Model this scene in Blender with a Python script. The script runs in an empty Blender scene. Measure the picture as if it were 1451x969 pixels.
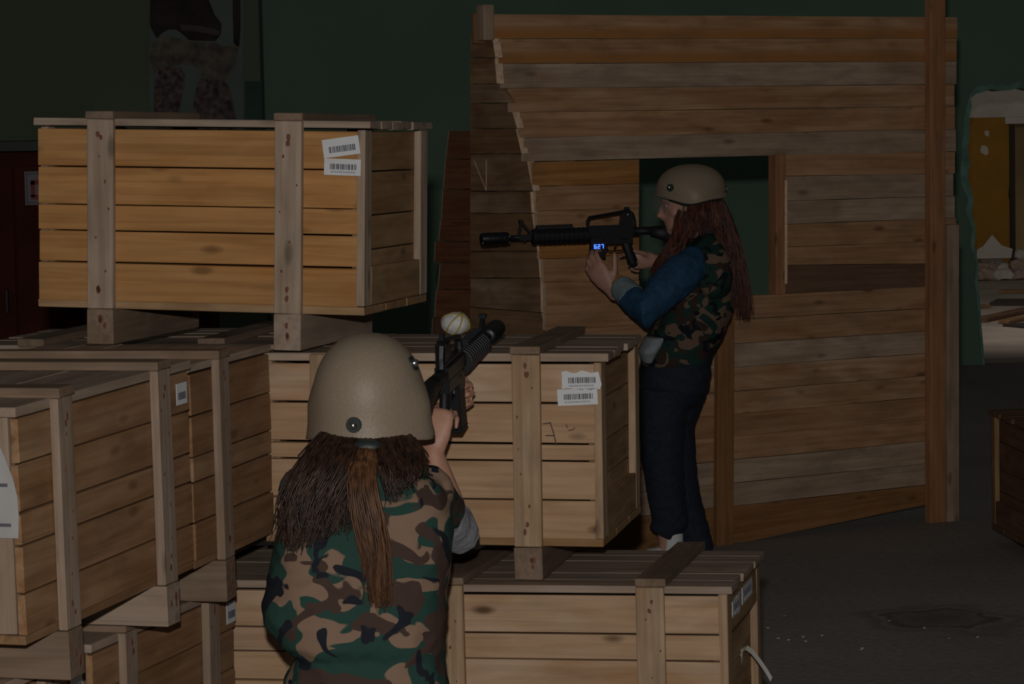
import bpy, bmesh, math, random
from mathutils import Vector, Matrix, noise as mnoise, geometry as mgeo
random.seed(11)
R = math.radians
scene = bpy.context.scene
col = scene.collection

# ------------------------------------------------------------------ camera, world, lights, exposure
IW, IH = 1451.0, 969.0
F, PITCH, ROLL, HC = 3919.5, 0.07743, -0.0205, 1.77
cd = bpy.data.cameras.new('camera'); cam = bpy.data.objects.new('camera', cd); col.objects.link(cam)
cd.sensor_width = 36.0; cd.lens = F * 36.0 / IW; cd.clip_end = 200; cd.clip_start = 0.05
cam.matrix_world = Matrix.Translation((0, 0, HC)) @ Matrix.Rotation(R(90) - PITCH, 4, 'X') @ Matrix.Rotation(ROLL, 4, 'Z')
scene.camera = cam
w = bpy.data.worlds.new('hall_ambient'); scene.world = w; w.use_nodes = True
w.node_tree.nodes['Background'].inputs[0].default_value = (1.0, 0.99, 0.95, 1)
w.node_tree.nodes['Background'].inputs[1].default_value = 0.025
def lamp(name, kind, loc, target, energy, color, **kw):
    d = bpy.data.lights.new(name, kind); o = bpy.data.objects.new(name, d); col.objects.link(o)
    d.energy = energy; d.color = color
    for k, v in kw.items(): setattr(d, k, v)
    o.location = loc
    o.rotation_euler = (Vector(target) - Vector(loc)).to_track_quat('-Z', 'Y').to_euler()
    return o
# the photographer's hot-shoe flash, just above the lens
lamp('camera_flash', 'SPOT', (-0.03, -0.02, 2.03), (0.0, 10, 1.2), 650, (1.0, 0.97, 0.93), spot_size=R(75), spot_blend=0.9, shadow_soft_size=0.035)
# daylight that falls into the demolished room behind the hall
lamp('back_room_daylight', 'AREA', (4.2, 21.2, 3.3), (5.2, 30.0, 0.6), 46, (1.0, 0.94, 0.86), size=1.6)
scene.view_settings.view_transform = 'Standard'; scene.view_settings.look = 'None'
scene.view_settings.exposure = 0.0; scene.view_settings.gamma = 1.0; scene.view_settings.use_curve_mapping = False

# ------------------------------------------------------------------ helpers
def un(px, py, Y):
    """world point at depth Y whose measured place in the photograph is (px, py)"""
    du, dv = px - IW / 2, py - IH / 2
    cr, sr = math.cos(ROLL), math.sin(ROLL)
    a, b = cr * du + sr * dv, -sr * du + cr * dv
    c, s = math.cos(PITCH), math.sin(PITCH)
    d = Y / (c - b / F * s)
    v = b / F * d
    return Vector((a / F * d, Y, HC - d * s - v * c))
def ray(px, py): return un(px, py, 10.0) - Vector((0, 0, HC))
def on_plane(px, py, p0, n):
    d = ray(px, py); o = Vector((0, 0, HC))
    return o + d * ((p0 - o).dot(n) / d.dot(n))
WM = {}
def tag(o, label=None, cat=None, group=None, kind=None):
    if label: o['label'] = label
    if cat: o['category'] = cat
    if group: o['group'] = group
    if kind: o['kind'] = kind
    return o
def empty(name, M=Matrix.Identity(4), label=None, cat=None, group=None):
    o = bpy.data.objects.new(name, None); col.objects.link(o)
    o.empty_display_size = 0.1
    o.matrix_world = M; WM[o.name] = M.copy()
    return tag(o, label, cat, group)
def link(name, me, mat=None, parent=None, M=Matrix.Identity(4), local=None):
    """link a mesh; M is its world matrix, or local its matrix in the parent"""
    o = bpy.data.objects.new(name, me); col.objects.link(o)
    if mat is not None and not me.materials: me.materials.append(mat)
    if parent is not None:
        o.parent = parent
        pm = WM[parent.name]
        if local is None: local = pm.inverted() @ M
        o.matrix_parent_inverse = Matrix.Identity(4); o.matrix_basis = local; WM[o.name] = pm @ local
    else:
        o.matrix_world = M; WM[o.name] = M.copy()
    return o
def bm_mesh(bm, smooth=False):
    me = bpy.data.meshes.new('mesh')
    bmesh.ops.recalc_face_normals(bm, faces=bm.faces)
    if smooth:
        for f in bm.faces: f.smooth = True
    bm.to_mesh(me); bm.free()
    return me
def add_box(bm, size, M=Matrix.Identity(4), jit=0.0):
    r = bmesh.ops.create_cube(bm, size=1.0)
    for v in r['verts']:
        v.co = Vector((v.co.x * size[0], v.co.y * size[1], v.co.z * size[2]))
        if jit: v.co += Vector((random.uniform(-jit, jit), random.uniform(-jit, jit), random.uniform(-jit, jit)))
        v.co = M @ v.co
    return r['verts']
def box_mesh(size, bev=0.002, jit=0.0):
    bm = bmesh.new(); add_box(bm, size, jit=jit)
    if bev: bmesh.ops.bevel(bm, geom=bm.edges[:], offset=bev, segments=1, affect='EDGES', clamp_overlap=True)
    return bm_mesh(bm)
def T(x, y, z): return Matrix.Translation((x, y, z))
def frame(origin, xdir, up=Vector((0, 0, 1))):
    x = Vector(xdir).normalized(); y = Vector(up).cross(x).normalized(); z = x.cross(y)
    return Matrix(((x.x, y.x, z.x, origin[0]), (x.y, y.y, z.y, origin[1]), (x.z, y.z, z.z, origin[2]), (0, 0, 0, 1)))
def add_tube(bm, pts, rads, seg=12, cap=True, side=None, dome=True):
    """chain of rings through pts; rads are numbers or (along side, across) pairs"""
    pts = [Vector(p) for p in pts]; n = len(pts); rings = []
    rr = [(r, r) if not isinstance(r, (tuple, list)) else r for r in rads]
    if dome and cap:
        t0 = (pts[0] - pts[1]).normalized(); t1 = (pts[-1] - pts[-2]).normalized()
        m0, m1 = min(rr[0]), min(rr[-1])
        pts = [pts[0] + t0 * m0 * 0.8, pts[0] + t0 * m0 * 0.5] + pts + [pts[-1] + t1 * m1 * 0.5, pts[-1] + t1 * m1 * 0.8]
        f = lambda r, k: (r[0] * k, r[1] * k)
        rr = [f(rr[0], 0.4), f(rr[0], 0.8)] + rr + [f(rr[-1], 0.8), f(rr[-1], 0.4)]
        n = len(pts)
    prev = side
    for i in range(n):
        t = (pts[min(i + 1, n - 1)] - pts[max(i - 1, 0)]).normalized()
        ref = prev if prev is not None else (Vector((0, 1, 0)) if abs(t.y) < 0.8 else Vector((1, 0, 0)))
        s = ref - t * ref.dot(t)
        if s.length < 1e-5: s = t.orthogonal()
        s.normalize(); u = t.cross(s)
        if side is None: prev = s
        rings.append([bm.verts.new(pts[i] + s * (math.cos(a) * rr[i][0]) + u * (math.sin(a) * rr[i][1]))
                      for a in [2 * math.pi * k / seg for k in range(seg)]])
    for i in range(n - 1):
        for k in range(seg):
            bm.faces.new((rings[i][k], rings[i][(k + 1) % seg], rings[i + 1][(k + 1) % seg], rings[i + 1][k]))
    if cap:
        bm.faces.new(rings[0][::-1]); bm.faces.new(rings[-1])
def add_ball(bm, c, r, seg=14, M=None):
    res = bmesh.ops.create_uvsphere(bm, u_segments=seg, v_segments=max(6, seg // 2 + 2), radius=1.0)
    for v in res['verts']:
        p = Vector((v.co.x * r[0], v.co.y * r[1], v.co.z * r[2])) if isinstance(r, (tuple, list)) else v.co * r
        v.co = (M @ p if M else p) + Vector(c)
def remesh(bm, voxel, smooth_it=4, fold=0.0, fscale=14.0, seed=0.0, stretch=(1, 1, 1)):
    """one continuous skin from overlapping volumes"""
    me = bm_mesh(bm)
    o = bpy.data.objects.new('tmp', me); col.objects.link(o)
    m = o.modifiers.new('r', 'REMESH'); m.mode = 'VOXEL'; m.voxel_size = voxel
    if smooth_it:
        s = o.modifiers.new('s', 'SMOOTH'); s.factor = 0.5; s.iterations = smooth_it
    dg = bpy.context.evaluated_depsgraph_get()
    out = bpy.data.meshes.new_from_object(o.evaluated_get(dg))
    bpy.data.objects.remove(o); bpy.data.meshes.remove(me)
    if fold:
        nrm = [v.normal.copy() for v in out.vertices]
        for v, nn in zip(out.vertices, nrm):
            p = Vector((v.co.x * fscale * stretch[0] + seed, v.co.y * fscale * stretch[1], v.co.z * fscale * stretch[2]))
            h = mnoise.noise(p) + 0.6 * (1 - 2 * abs(mnoise.noise(p * 1.9)))
            v.co = v.co + nn * (h * fold)
    for p in out.polygons: p.use_smooth = True
    return out

# ------------------------------------------------------------------ materials
def new_mat(name):
    m = bpy.data.materials.new(name); m.use_nodes = True
    nt = m.node_tree; b = nt.nodes['Principled BSDF']
    return m, nt, b
def nd(nt, t, **kw):
    n = nt.nodes.new(t)
    for k, v in kw.items(): setattr(n, k, v)
    return n
def ramp(nt, stops, interp='LINEAR'):
    n = nt.nodes.new('ShaderNodeValToRGB'); e = n.color_ramp; e.interpolation = interp
    while len(e.elements) > 1: e.elements.remove(e.elements[-1])
    e.elements[0].position = stops[0][0]; e.elements[0].color = (*stops[0][1], 1)
    for p, c in stops[1:]:
        el = e.elements.new(p); el.color = (*c, 1)
    return n
def mix(nt, a, b, fac, mode='MIX'):
    n = nt.nodes.new('ShaderNodeMix'); n.data_type = 'RGBA'; n.blend_type = mode
    for s, v in ((6, a), (7, b)):
        if isinstance(v, tuple): n.inputs[s].default_value = (*v, 1)
        else: nt.links.new(v, n.inputs[s])
    if isinstance(fac, (int, float)): n.inputs[0].default_value = fac
    else: nt.links.new(fac, n.inputs[0])
    return n.outputs[2]
def simple(name, c, rough=0.6, metal=0.0, spec=0.5, noise=0.0, nscale=20, bump=0.0, emit=None, estr=1.0):
    m, nt, b = new_mat(name)
    b.inputs['Base Color'].default_value = (*c, 1); b.inputs['Roughness'].default_value = rough
    b.inputs['Metallic'].default_value = metal; b.inputs['Specular IOR Level'].default_value = spec
    if noise or bump:
        tc = nd(nt, 'ShaderNodeTexCoord'); nz = nd(nt, 'ShaderNodeTexNoise')
        nz.inputs['Scale'].default_value = nscale; nz.inputs['Detail'].default_value = 6
        nt.links.new(tc.outputs['Object'], nz.inputs['Vector'])
        if noise:
            rp = ramp(nt, [(0.3, tuple(x * (1 - noise) for x in c)), (0.7, tuple(min(1, x * (1 + noise)) for x in c))])
            nt.links.new(nz.outputs[0], rp.inputs[0]); nt.links.new(rp.outputs[0], b.inputs['Base Color'])
        if bump:
            bp = nd(nt, 'ShaderNodeBump'); bp.inputs['Strength'].default_value = bump; bp.inputs['Distance'].default_value = 0.01
            nt.links.new(nz.outputs[0], bp.inputs['Height']); nt.links.new(bp.outputs[0], b.inputs['Normal'])
    if emit:
        b.inputs['Emission Color'].default_value = (*emit, 1); b.inputs['Emission Strength'].default_value = estr
    return m
def wood(name, c1, c2, c3, knot=0.5, grey=0.0, dirt=0.25, heart=False, soft=(0.80, 0.71, 0.60), grain=0.62):
    """sawn softwood; each board (object) gets its own tint and its own grain; grain runs along local x"""
    m, nt, b = new_mat(name); L = nt.links
    tc = nd(nt, 'ShaderNodeTexCoord'); oi = nd(nt, 'ShaderNodeObjectInfo')
    mul = nd(nt, 'ShaderNodeMath', operation='MULTIPLY'); mul.inputs[1].default_value = 37.0; L.new(oi.outputs['Random'], mul.inputs[0])
    add = nd(nt, 'ShaderNodeVectorMath', operation='ADD'); L.new(tc.outputs['Object'], add.inputs[0]); L.new(mul.outputs[0], add.inputs[1])
    def mp(sc):
        n = nd(nt, 'ShaderNodeMapping'); n.inputs['Scale'].default_value = sc; L.new(add.outputs[0], n.inputs['Vector']); return n.outputs[0]
    g = nd(nt, 'ShaderNodeTexNoise'); g.inputs['Scale'].default_value = 1; g.inputs['Detail'].default_value = 7; g.inputs['Distortion'].default_value = 0.6
    L.new(mp((2.2, 55, 55)), g.inputs['Vector'])
    big = nd(nt, 'ShaderNodeTexNoise'); big.inputs['Scale'].default_value = 1; big.inputs['Detail'].default_value = 4; big.inputs['Distortion'].default_value = 1.2
    L.new(mp((2.5, 9, 9)), big.inputs['Vector'])
    tint = ramp(nt, [(0.0, c1), (0.5, c2), (1.0, c3)]); L.new(oi.outputs['Random'], tint.inputs[0])
    base = mix(nt, tint.outputs[0], tuple(x * 0.72 for x in c2), big.outputs[0], 'MIX')
    bigr = ramp(nt, [(0.35, (0, 0, 0)), (0.72, (1, 1, 1))]); L.new(big.outputs[0], bigr.inputs[0])
    base = mix(nt, tint.outputs[0], tuple(x * y for x, y in zip(c2, soft)), bigr.outputs[0])
    gr = ramp(nt, [(0.35, (0.66, 0.60, 0.54)), (0.6, (1.06, 1.06, 1.06))]); L.new(g.outputs[0], gr.inputs[0])
    base = mix(nt, base, gr.outputs[0], grain, 'MULTIPLY')
    # knots
    vo = nd(nt, 'ShaderNodeTexVoronoi'); vo.inputs['Scale'].default_value = 1; L.new(mp((4.2, 11, 11)), vo.inputs['Vector'])
    kr = ramp(nt, [(0.07, (1, 1, 1)), (0.17, (0, 0, 0))]); L.new(vo.outputs['Distance'], kr.inputs[0])
    km = nd(nt, 'ShaderNodeMath', operation='MULTIPLY'); km.inputs[1].default_value = knot; L.new(kr.outputs[0], km.inputs[0])
    base = mix(nt, base, (0.07, 0.03, 0.012), km.outputs[0])
    if heart:  # reddish heartwood along the lower half of the board
        sx = nd(nt, 'ShaderNodeSeparateXYZ'); L.new(tc.outputs['Object'], sx.inputs[0])
        ma = nd(nt, 'ShaderNodeMath', operation='MULTIPLY_ADD'); L.new(big.outputs[0], ma.inputs[0]); ma.inputs[1].default_value = 0.05; L.new(sx.outputs['Z'], ma.inputs[2])
        hr = ramp(nt, [(0.0, (1, 1, 1)), (0.012, (0.8, 0.8, 0.8)), (0.03, (0, 0, 0))]); L.new(ma.outputs[0], hr.inputs[0])
        base = mix(nt, base, (0.40, 0.175, 0.055), hr.outputs[0])
    # weathering
    d = nd(nt, 'ShaderNodeTexNoise'); d.inputs['Scale'].default_value = 1; d.inputs['Detail'].default_value = 5
    L.new(mp((6, 14, 14)), d.inputs['Vector'])
    dr = ramp(nt, [(0.5, (0, 0, 0)), (0.75, (dirt, dirt, dirt))]); L.new(d.outputs[0], dr.inputs[0])
    base = mix(nt, base, (0.10, 0.075, 0.055), dr.outputs[0])
    if grey: base = mix(nt, base, (0.30, 0.27, 0.245), grey)
    L.new(base, b.inputs['Base Color']); b.inputs['Roughness'].default_value = 0.8; b.inputs['Specular IOR Level'].default_value = 0.2
    bp = nd(nt, 'ShaderNodeBump'); bp.inputs['Strength'].default_value = 0.35; bp.inputs['Distance'].default_value = 0.003
    L.new(g.outputs[0], bp.inputs['Height']); L.new(bp.outputs[0], b.inputs['Normal'])
    return m
W_ORANGE = wood('orange_pine', (0.46, 0.235, 0.085), (0.52, 0.27, 0.10), (0.44, 0.24, 0.095), 0.55, 0, 0.15)
W_PALE = wood('pale_pine', (0.52, 0.355, 0.225), (0.48, 0.315, 0.19), (0.53, 0.38, 0.265), 0.85, 0, 0.2, soft=(0.88, 0.80, 0.70), grain=0.45)
W_BROWN = wood('brown_pine', (0.36, 0.21, 0.115), (0.31, 0.178, 0.092), (0.39, 0.245, 0.145), 0.5, 0, 0.35)
W_BATTEN = wood('grey_batten', (0.47, 0.36, 0.27), (0.43, 0.33, 0.25), (0.50, 0.38, 0.28), 0.6, 0.12, 0.3)
W_BATTEN2 = wood('tan_batten', (0.48, 0.335, 0.215), (0.44, 0.305, 0.195), (0.50, 0.36, 0.24), 0.7, 0.05, 0.35)
W_BATTEN3 = wood('dimmed_batten', (0.36, 0.265, 0.195), (0.33, 0.245, 0.185), (0.39, 0.285, 0.21), 0.6, 0.12, 0.35)  # darker copy of the grey batten; dimmer flash on the left row put into colour
W_LID = wood('weathered_lid', (0.44, 0.325, 0.24), (0.38, 0.285, 0.215), (0.47, 0.345, 0.255), 0.4, 0.2, 0.4)
W_STRAP = wood('dark_strap', (0.26, 0.17, 0.11), (0.22, 0.15, 0.10), (0.30, 0.20, 0.13), 0.4, 0.1, 0.5)
W_SIDE = wood('side_board', (0.42, 0.27, 0.14), (0.36, 0.22, 0.11), (0.45, 0.30, 0.17), 0.5, 0, 0.35)
W_WALL1 = wood('partition_pine', (0.52, 0.30, 0.165), (0.44, 0.255, 0.14), (0.55, 0.35, 0.215), 0.6, 0, 0.3)
W_HEART = wood('partition_heartwood', (0.52, 0.30, 0.165), (0.48, 0.275, 0.15), (0.54, 0.34, 0.20), 0.3, 0, 0.3, heart=True)
W_WALL2 = wood('partition_orange', (0.45, 0.21, 0.065), (0.48, 0.235, 0.08), (0.42, 0.19, 0.06), 0.5, 0, 0.35)
W_WALL4 = wood('partition_brown', (0.30, 0.15, 0.062), (0.32, 0.165, 0.07), (0.28, 0.14, 0.06), 0.5, 0, 0.4)
W_WALL3 = wood('partition_greyed', (0.50, 0.36, 0.25), (0.45, 0.32, 0.225), (0.54, 0.39, 0.28), 0.6, 0.15, 0.5)
W_WING = wood('wing_plank', (0.38, 0.22, 0.115), (0.28, 0.15, 0.07), (0.42, 0.29, 0.19), 0.4, 0.05, 0.5)
W_POST = wood('reddish_post', (0.44, 0.22, 0.12), (0.42, 0.21, 0.11), (0.46, 0.24, 0.135), 0.6, 0, 0.3)
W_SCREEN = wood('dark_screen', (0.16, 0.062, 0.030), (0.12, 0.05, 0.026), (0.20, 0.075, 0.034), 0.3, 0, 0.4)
W_DARK = wood('charred_plank', (0.20, 0.12, 0.075), (0.17, 0.10, 0.065), (0.22, 0.13, 0.085), 0.3, 0, 0.4)
M_END = simple('sawn_end', (0.70, 0.50, 0.34), 0.85, noise=0.2, nscale=60)
M_PAPER = simple('label_paper', (0.66, 0.67, 0.68), 0.6, noise=0.05)
M_SHEET = simple('aged_sheet', (0.40, 0.39, 0.38), 0.8, noise=0.08, nscale=18)
M_INK = simple('label_ink', (0.10, 0.10, 0.12), 0.7)
M_GREYINK = simple('faint_ink', (0.36, 0.36, 0.38), 0.7)
M_PENCIL = simple('marker_line', (0.10, 0.055, 0.035), 0.8)
M_RUST = simple('rusty_nail', (0.16, 0.055, 0.03), 0.8)
M_NAIL = simple('nail_steel', (0.45, 0.44, 0.42), 0.35, metal=0.8)
M_TAPE = simple('clear_strap', (0.55, 0.54, 0.50), 0.3)
M_BLACK = simple('gun_black', (0.008, 0.008, 0.010), 0.42, spec=0.4)
M_BLACK2 = simple('gun_polymer', (0.010, 0.010, 0.012), 0.55, spec=0.35)
M_STEEL = simple('screw_steel', (0.6, 0.6, 0.6), 0.25, metal=1.0)
M_SKIN = simple('skin', (0.47, 0.245, 0.165), 0.5, noise=0.10, nscale=30, bump=0.08)
M_SKIN2 = simple('skin_face', (0.47, 0.25, 0.18), 0.5, noise=0.08, nscale=30)
M_HELMET = simple('helmet_tan', (0.285, 0.222, 0.157), 0.5, spec=0.45, noise=0.06, nscale=160, bump=0.12)
M_RUBBER = simple('black_rubber', (0.02, 0.03, 0.028), 0.5)
M_STRAPG = simple('strap_webbing', (0.13, 0.14, 0.10), 0.8)
M_JEANS = simple('dark_denim', (0.011, 0.015, 0.030), 0.85, noise=0.35, nscale=70, bump=0.2)
M_DENIM = simple('blue_denim', (0.012, 0.058, 0.125), 0.75, noise=0.3, nscale=26, bump=0.2)
M_TAIL = simple('pale_shirt', (0.30, 0.34, 0.36), 0.85, noise=0.1, nscale=60)
M_CUFF = simple('grey_blue_cuff', (0.19, 0.245, 0.26), 0.8, noise=0.1, nscale=60)
M_GREYKNIT = simple('grey_jersey', (0.27, 0.28, 0.31), 0.9, noise=0.15, nscale=120, bump=0.2)
M_WHITE = simple('white_cotton', (0.62, 0.63, 0.64), 0.85)
M_SHOE = simple('white_shoe', (0.66, 0.68, 0.68), 0.6)
M_SOLE = simple('shoe_sole', (0.3, 0.3, 0.3), 0.7)
M_AMBER = simple('amber_bead', (0.30, 0.15, 0.05), 0.35)
M_EYE = simple('eye_white', (0.36, 0.33, 0.31), 0.3)
M_IRIS = simple('iris_brown', (0.06, 0.03, 0.015), 0.3)
M_LIP = simple('lip', (0.42, 0.16, 0.13), 0.45)
def hair_mat(name, c1, c2):
    m, nt, b = new_mat(name); L = nt.links
    tc = nd(nt, 'ShaderNodeTexCoord'); mp = nd(nt, 'ShaderNodeMapping'); mp.inputs['Scale'].default_value = (70, 70, 5)
    nz = nd(nt, 'ShaderNodeTexNoise'); nz.inputs['Scale'].default_value = 1.2
    L.new(tc.outputs['Object'], mp.inputs['Vector']); L.new(mp.outputs[0], nz.inputs['Vector'])
    rp = ramp(nt, [(0.35, c1), (0.65, c2)]); L.new(nz.outputs[0], rp.inputs[0]); L.new(rp.outputs[0], b.inputs['Base Color'])
    b.inputs['Roughness'].default_value = 0.42; b.inputs['Specular IOR Level'].default_value = 0.35
    return m
M_HAIR1 = hair_mat('auburn_brown_hair', (0.015, 0.008, 0.006), (0.062, 0.029, 0.017))
M_HAIR1B = hair_mat('ponytail_hair', (0.055, 0.025, 0.012), (0.17, 0.074, 0.032))
M_HAIR2 = hair_mat('dark_red_hair', (0.035, 0.012, 0.008), (0.15, 0.047, 0.026))
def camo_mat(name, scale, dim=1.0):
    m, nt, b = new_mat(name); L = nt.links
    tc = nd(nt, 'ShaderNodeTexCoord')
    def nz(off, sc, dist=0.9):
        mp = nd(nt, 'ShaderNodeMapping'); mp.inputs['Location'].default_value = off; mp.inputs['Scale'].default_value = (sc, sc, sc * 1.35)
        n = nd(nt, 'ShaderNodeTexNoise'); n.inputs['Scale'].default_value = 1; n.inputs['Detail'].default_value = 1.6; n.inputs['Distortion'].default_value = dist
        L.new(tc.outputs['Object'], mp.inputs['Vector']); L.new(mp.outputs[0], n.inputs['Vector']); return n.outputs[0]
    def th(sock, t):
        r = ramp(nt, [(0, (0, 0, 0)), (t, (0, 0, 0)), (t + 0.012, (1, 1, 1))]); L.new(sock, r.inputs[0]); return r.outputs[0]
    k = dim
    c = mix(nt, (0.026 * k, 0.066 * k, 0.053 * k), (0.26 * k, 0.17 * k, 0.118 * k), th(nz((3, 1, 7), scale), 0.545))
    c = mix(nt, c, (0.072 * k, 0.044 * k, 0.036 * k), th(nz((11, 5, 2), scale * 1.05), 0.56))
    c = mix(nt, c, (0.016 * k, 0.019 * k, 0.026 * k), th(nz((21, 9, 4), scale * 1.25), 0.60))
    L.new(c, b.inputs['Base Color']); b.inputs['Roughness'].default_value = 0.85; b.inputs['Specular IOR Level'].default_value = 0.15
    n = nd(nt, 'ShaderNodeTexNoise'); n.inputs['Scale'].default_value = 260
    L.new(tc.outputs['Object'], n.inputs['Vector'])
    bp = nd(nt, 'ShaderNodeBump'); bp.inputs['Strength'].default_value = 0.15; bp.inputs['Distance'].default_value = 0.003
    L.new(n.outputs[0], bp.inputs['Height']); L.new(bp.outputs[0], b.inputs['Normal'])
    return m
M_CAMO1 = camo_mat('woodland_camo', 7.6)
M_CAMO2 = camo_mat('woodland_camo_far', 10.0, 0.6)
def glass_mat(name):
    m, nt, b = new_mat(name); L = nt.links
    tr = nd(nt, 'ShaderNodeBsdfTransparent'); tr.inputs[0].default_value = (0.97, 0.97, 0.97, 1)
    df = nd(nt, 'ShaderNodeBsdfPrincipled'); df.inputs['Base Color'].default_value = (0.35, 0.33, 0.32, 1); df.inputs['Roughness'].default_value = 0.15
    ms = nd(nt, 'ShaderNodeMixShader'); ms.inputs[0].default_value = 0.09
    L.new(tr.outputs[0], ms.inputs[1]); L.new(df.outputs[0], ms.inputs[2])
    L.new(ms.outputs[0], nt.nodes['Material Output'].inputs[0]); return m
M_VISOR = glass_mat('smoked_visor')
def floor_mat():
    m, nt, b = new_mat('worn_concrete_floor'); L = nt.links
    tc = nd(nt, 'ShaderNodeTexCoord')
    n1 = nd(nt, 'ShaderNodeTexNoise'); n1.inputs['Scale'].default_value = 0.9; n1.inputs['Detail'].default_value = 8; L.new(tc.outputs['Object'], n1.inputs['Vector'])
    n2 = nd(nt, 'ShaderNodeTexNoise'); n2.inputs['Scale'].default_value = 38; n2.inputs['Detail'].default_value = 6; L.new(tc.outputs['Object'], n2.inputs['Vector'])
    r1 = ramp(nt, [(0.3, (0.27, 0.238, 0.212)), (0.7, (0.35, 0.312, 0.282))]); L.new(n1.outputs[0], r1.inputs[0])
    r2 = ramp(nt, [(0.35, (0.84, 0.84, 0.84)), (0.65, (1.06, 1.06, 1.06))]); L.new(n2.outputs[0], r2.inputs[0])
    c = mix(nt, r1.outputs[0], r2.outputs[0], 1.0, 'MULTIPLY')
    # an oily scuffed stain beside the crates
    mp = nd(nt, 'ShaderNodeMapping'); mp.vector_type = 'POINT'
    mp.inputs['Location'].default_value = (-1.72 / 0.34, -9.92 / 0.40, 0); mp.inputs['Scale'].default_value = (1 / 0.34, 1 / 0.40, 1)
    n3 = nd(nt, 'ShaderNodeTexNoise'); n3.inputs['Scale'].default_value = 4; n3.inputs['Detail'].default_value = 9; L.new(tc.outputs['Object'], n3.inputs['Vector'])
    wv = mix(nt, tc.outputs['Object'], n3.outputs['Color'], 0.42, 'ADD')
    L.new(wv, mp.inputs['Vector'])
    ln = nd(nt, 'ShaderNodeVectorMath', operation='LENGTH'); L.new(mp.outputs[0], ln.inputs[0])
    r3 = ramp(nt, [(0.15, (0.65, 0.65, 0.65)), (0.45, (0.35, 0.35, 0.35)), (0.55, (0.75, 0.75, 0.75)), (0.63, (0.0, 0.0, 0.0)), (0.72, (0.4, 0.4, 0.4)), (0.95, (0, 0, 0))]); L.new(ln.outputs['Value'], r3.inputs[0])
    c = mix(nt, c, (0.09, 0.072, 0.062), r3.outputs[0])
    L.new(c, b.inputs['Base Color']); b.inputs['Roughness'].default_value = 0.85; b.inputs['Specular IOR Level'].default_value = 0.15
    bp = nd(nt, 'ShaderNodeBump'); bp.inputs['Strength'].default_value = 0.3; bp.inputs['Distance'].default_value = 0.008
    L.new(n2.outputs[0], bp.inputs['Height']); L.new(bp.outputs[0], b.inputs['Normal'])
    return m
def plaster(name, c, var=0.15, sc=1.2, c2=None):
    m, nt, b = new_mat(name); L = nt.links
    tc = nd(nt, 'ShaderNodeTexCoord')
    n1 = nd(nt, 'ShaderNodeTexNoise'); n1.inputs['Scale'].default_value = sc; n1.inputs['Detail'].default_value = 8; L.new(tc.outputs['Object'], n1.inputs['Vector'])
    r1 = ramp(nt, [(0.3, tuple(x * (1 - var) for x in (c2 or c))), (0.7, tuple(x * (1 + var) for x in c))]); L.new(n1.outputs[0], r1.inputs[0])
    L.new(r1.outputs[0], b.inputs['Base Color']); b.inputs['Roughness'].default_value = 0.7; b.inputs['Specular IOR Level'].default_value = 0.2
    n2 = nd(nt, 'ShaderNodeTexNoise'); n2.inputs['Scale'].default_value = 30; L.new(tc.outputs['Object'], n2.inputs['Vector'])
    bp = nd(nt, 'ShaderNodeBump'); bp.inputs['Strength'].default_value = 0.2; bp.inputs['Distance'].default_value = 0.02
    L.new(n2.outputs[0], bp.inputs['Height']); L.new(bp.outputs[0], b.inputs['Normal'])
    return m
M_FLOOR = floor_mat()
M_GREEN = plaster('green_wall_paint', (0.150, 0.245, 0.172), 0.10)
M_OLIVE = plaster('olive_wall_paint', (0.150, 0.195, 0.125), 0.10)
M_TEAL = plaster('chipped_teal_edge', (0.20, 0.36, 0.29), 0.3, 9)
M_WHITEP = plaster('bare_white_plaster', (0.62, 0.55, 0.49), 0.12, 3)
M_OCHRE = plaster('ochre_wall_paint', (0.38, 0.185, 0.026), 0.15, 2)
M_OCHRE2 = plaster('pale_ochre_wall', (0.78, 0.56, 0.27), 0.15, 2)
M_FARFLOOR = plaster('dusty_screed', (0.46, 0.38, 0.32), 0.25, 1.6)
M_RUBBLE = plaster('rubble_plaster', (0.42, 0.32, 0.25), 0.3, 8)
M_RED = simple('dark_red_paint', (0.060, 0.013, 0.007), 0.7, spec=0.1, noise=0.3, nscale=3)
M_CABTOP = simple('black_cabinet_top', (0.012, 0.012, 0.012), 0.5)
M_DARKDIRT = simple('dark_scrap', (0.05, 0.035, 0.028), 0.9)

# ------------------------------------------------------------------ setting
def slab(name, x0, x1, y0, y1, z0, z1, mat, kind='structure', parent=None):
    me = box_mesh((x1 - x0, y1 - y0, z1 - z0), 0)
    o = link(name, me, mat, parent, T((x0 + x1) / 2, (y0 + y1) / 2, (z0 + z1) / 2))
    if kind and parent is None: o['kind'] = kind
    return o
YW = 19.8
fl = bpy.data.meshes.new('floor'); fl.from_pydata([(-12, -3, 0), (12, -3, 0), (12, YW + .15, 0), (-12, YW + .15, 0), (-12, -3, -.1), (12, -3, -.1), (12, YW + .15, -.1), (-12, YW + .15, -.1)], [], [(0, 1, 2, 3), (7, 6, 5, 4), (0, 4, 5, 1), (1, 5, 6, 2), (2, 6, 7, 3), (3, 7, 4, 0)])
tag(link('floor', fl, M_FLOOR), kind='structure')
slab('floor_back_room', -2, 12, YW + .16, 37, -0.1, 0.0, M_FARFLOOR)
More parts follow.
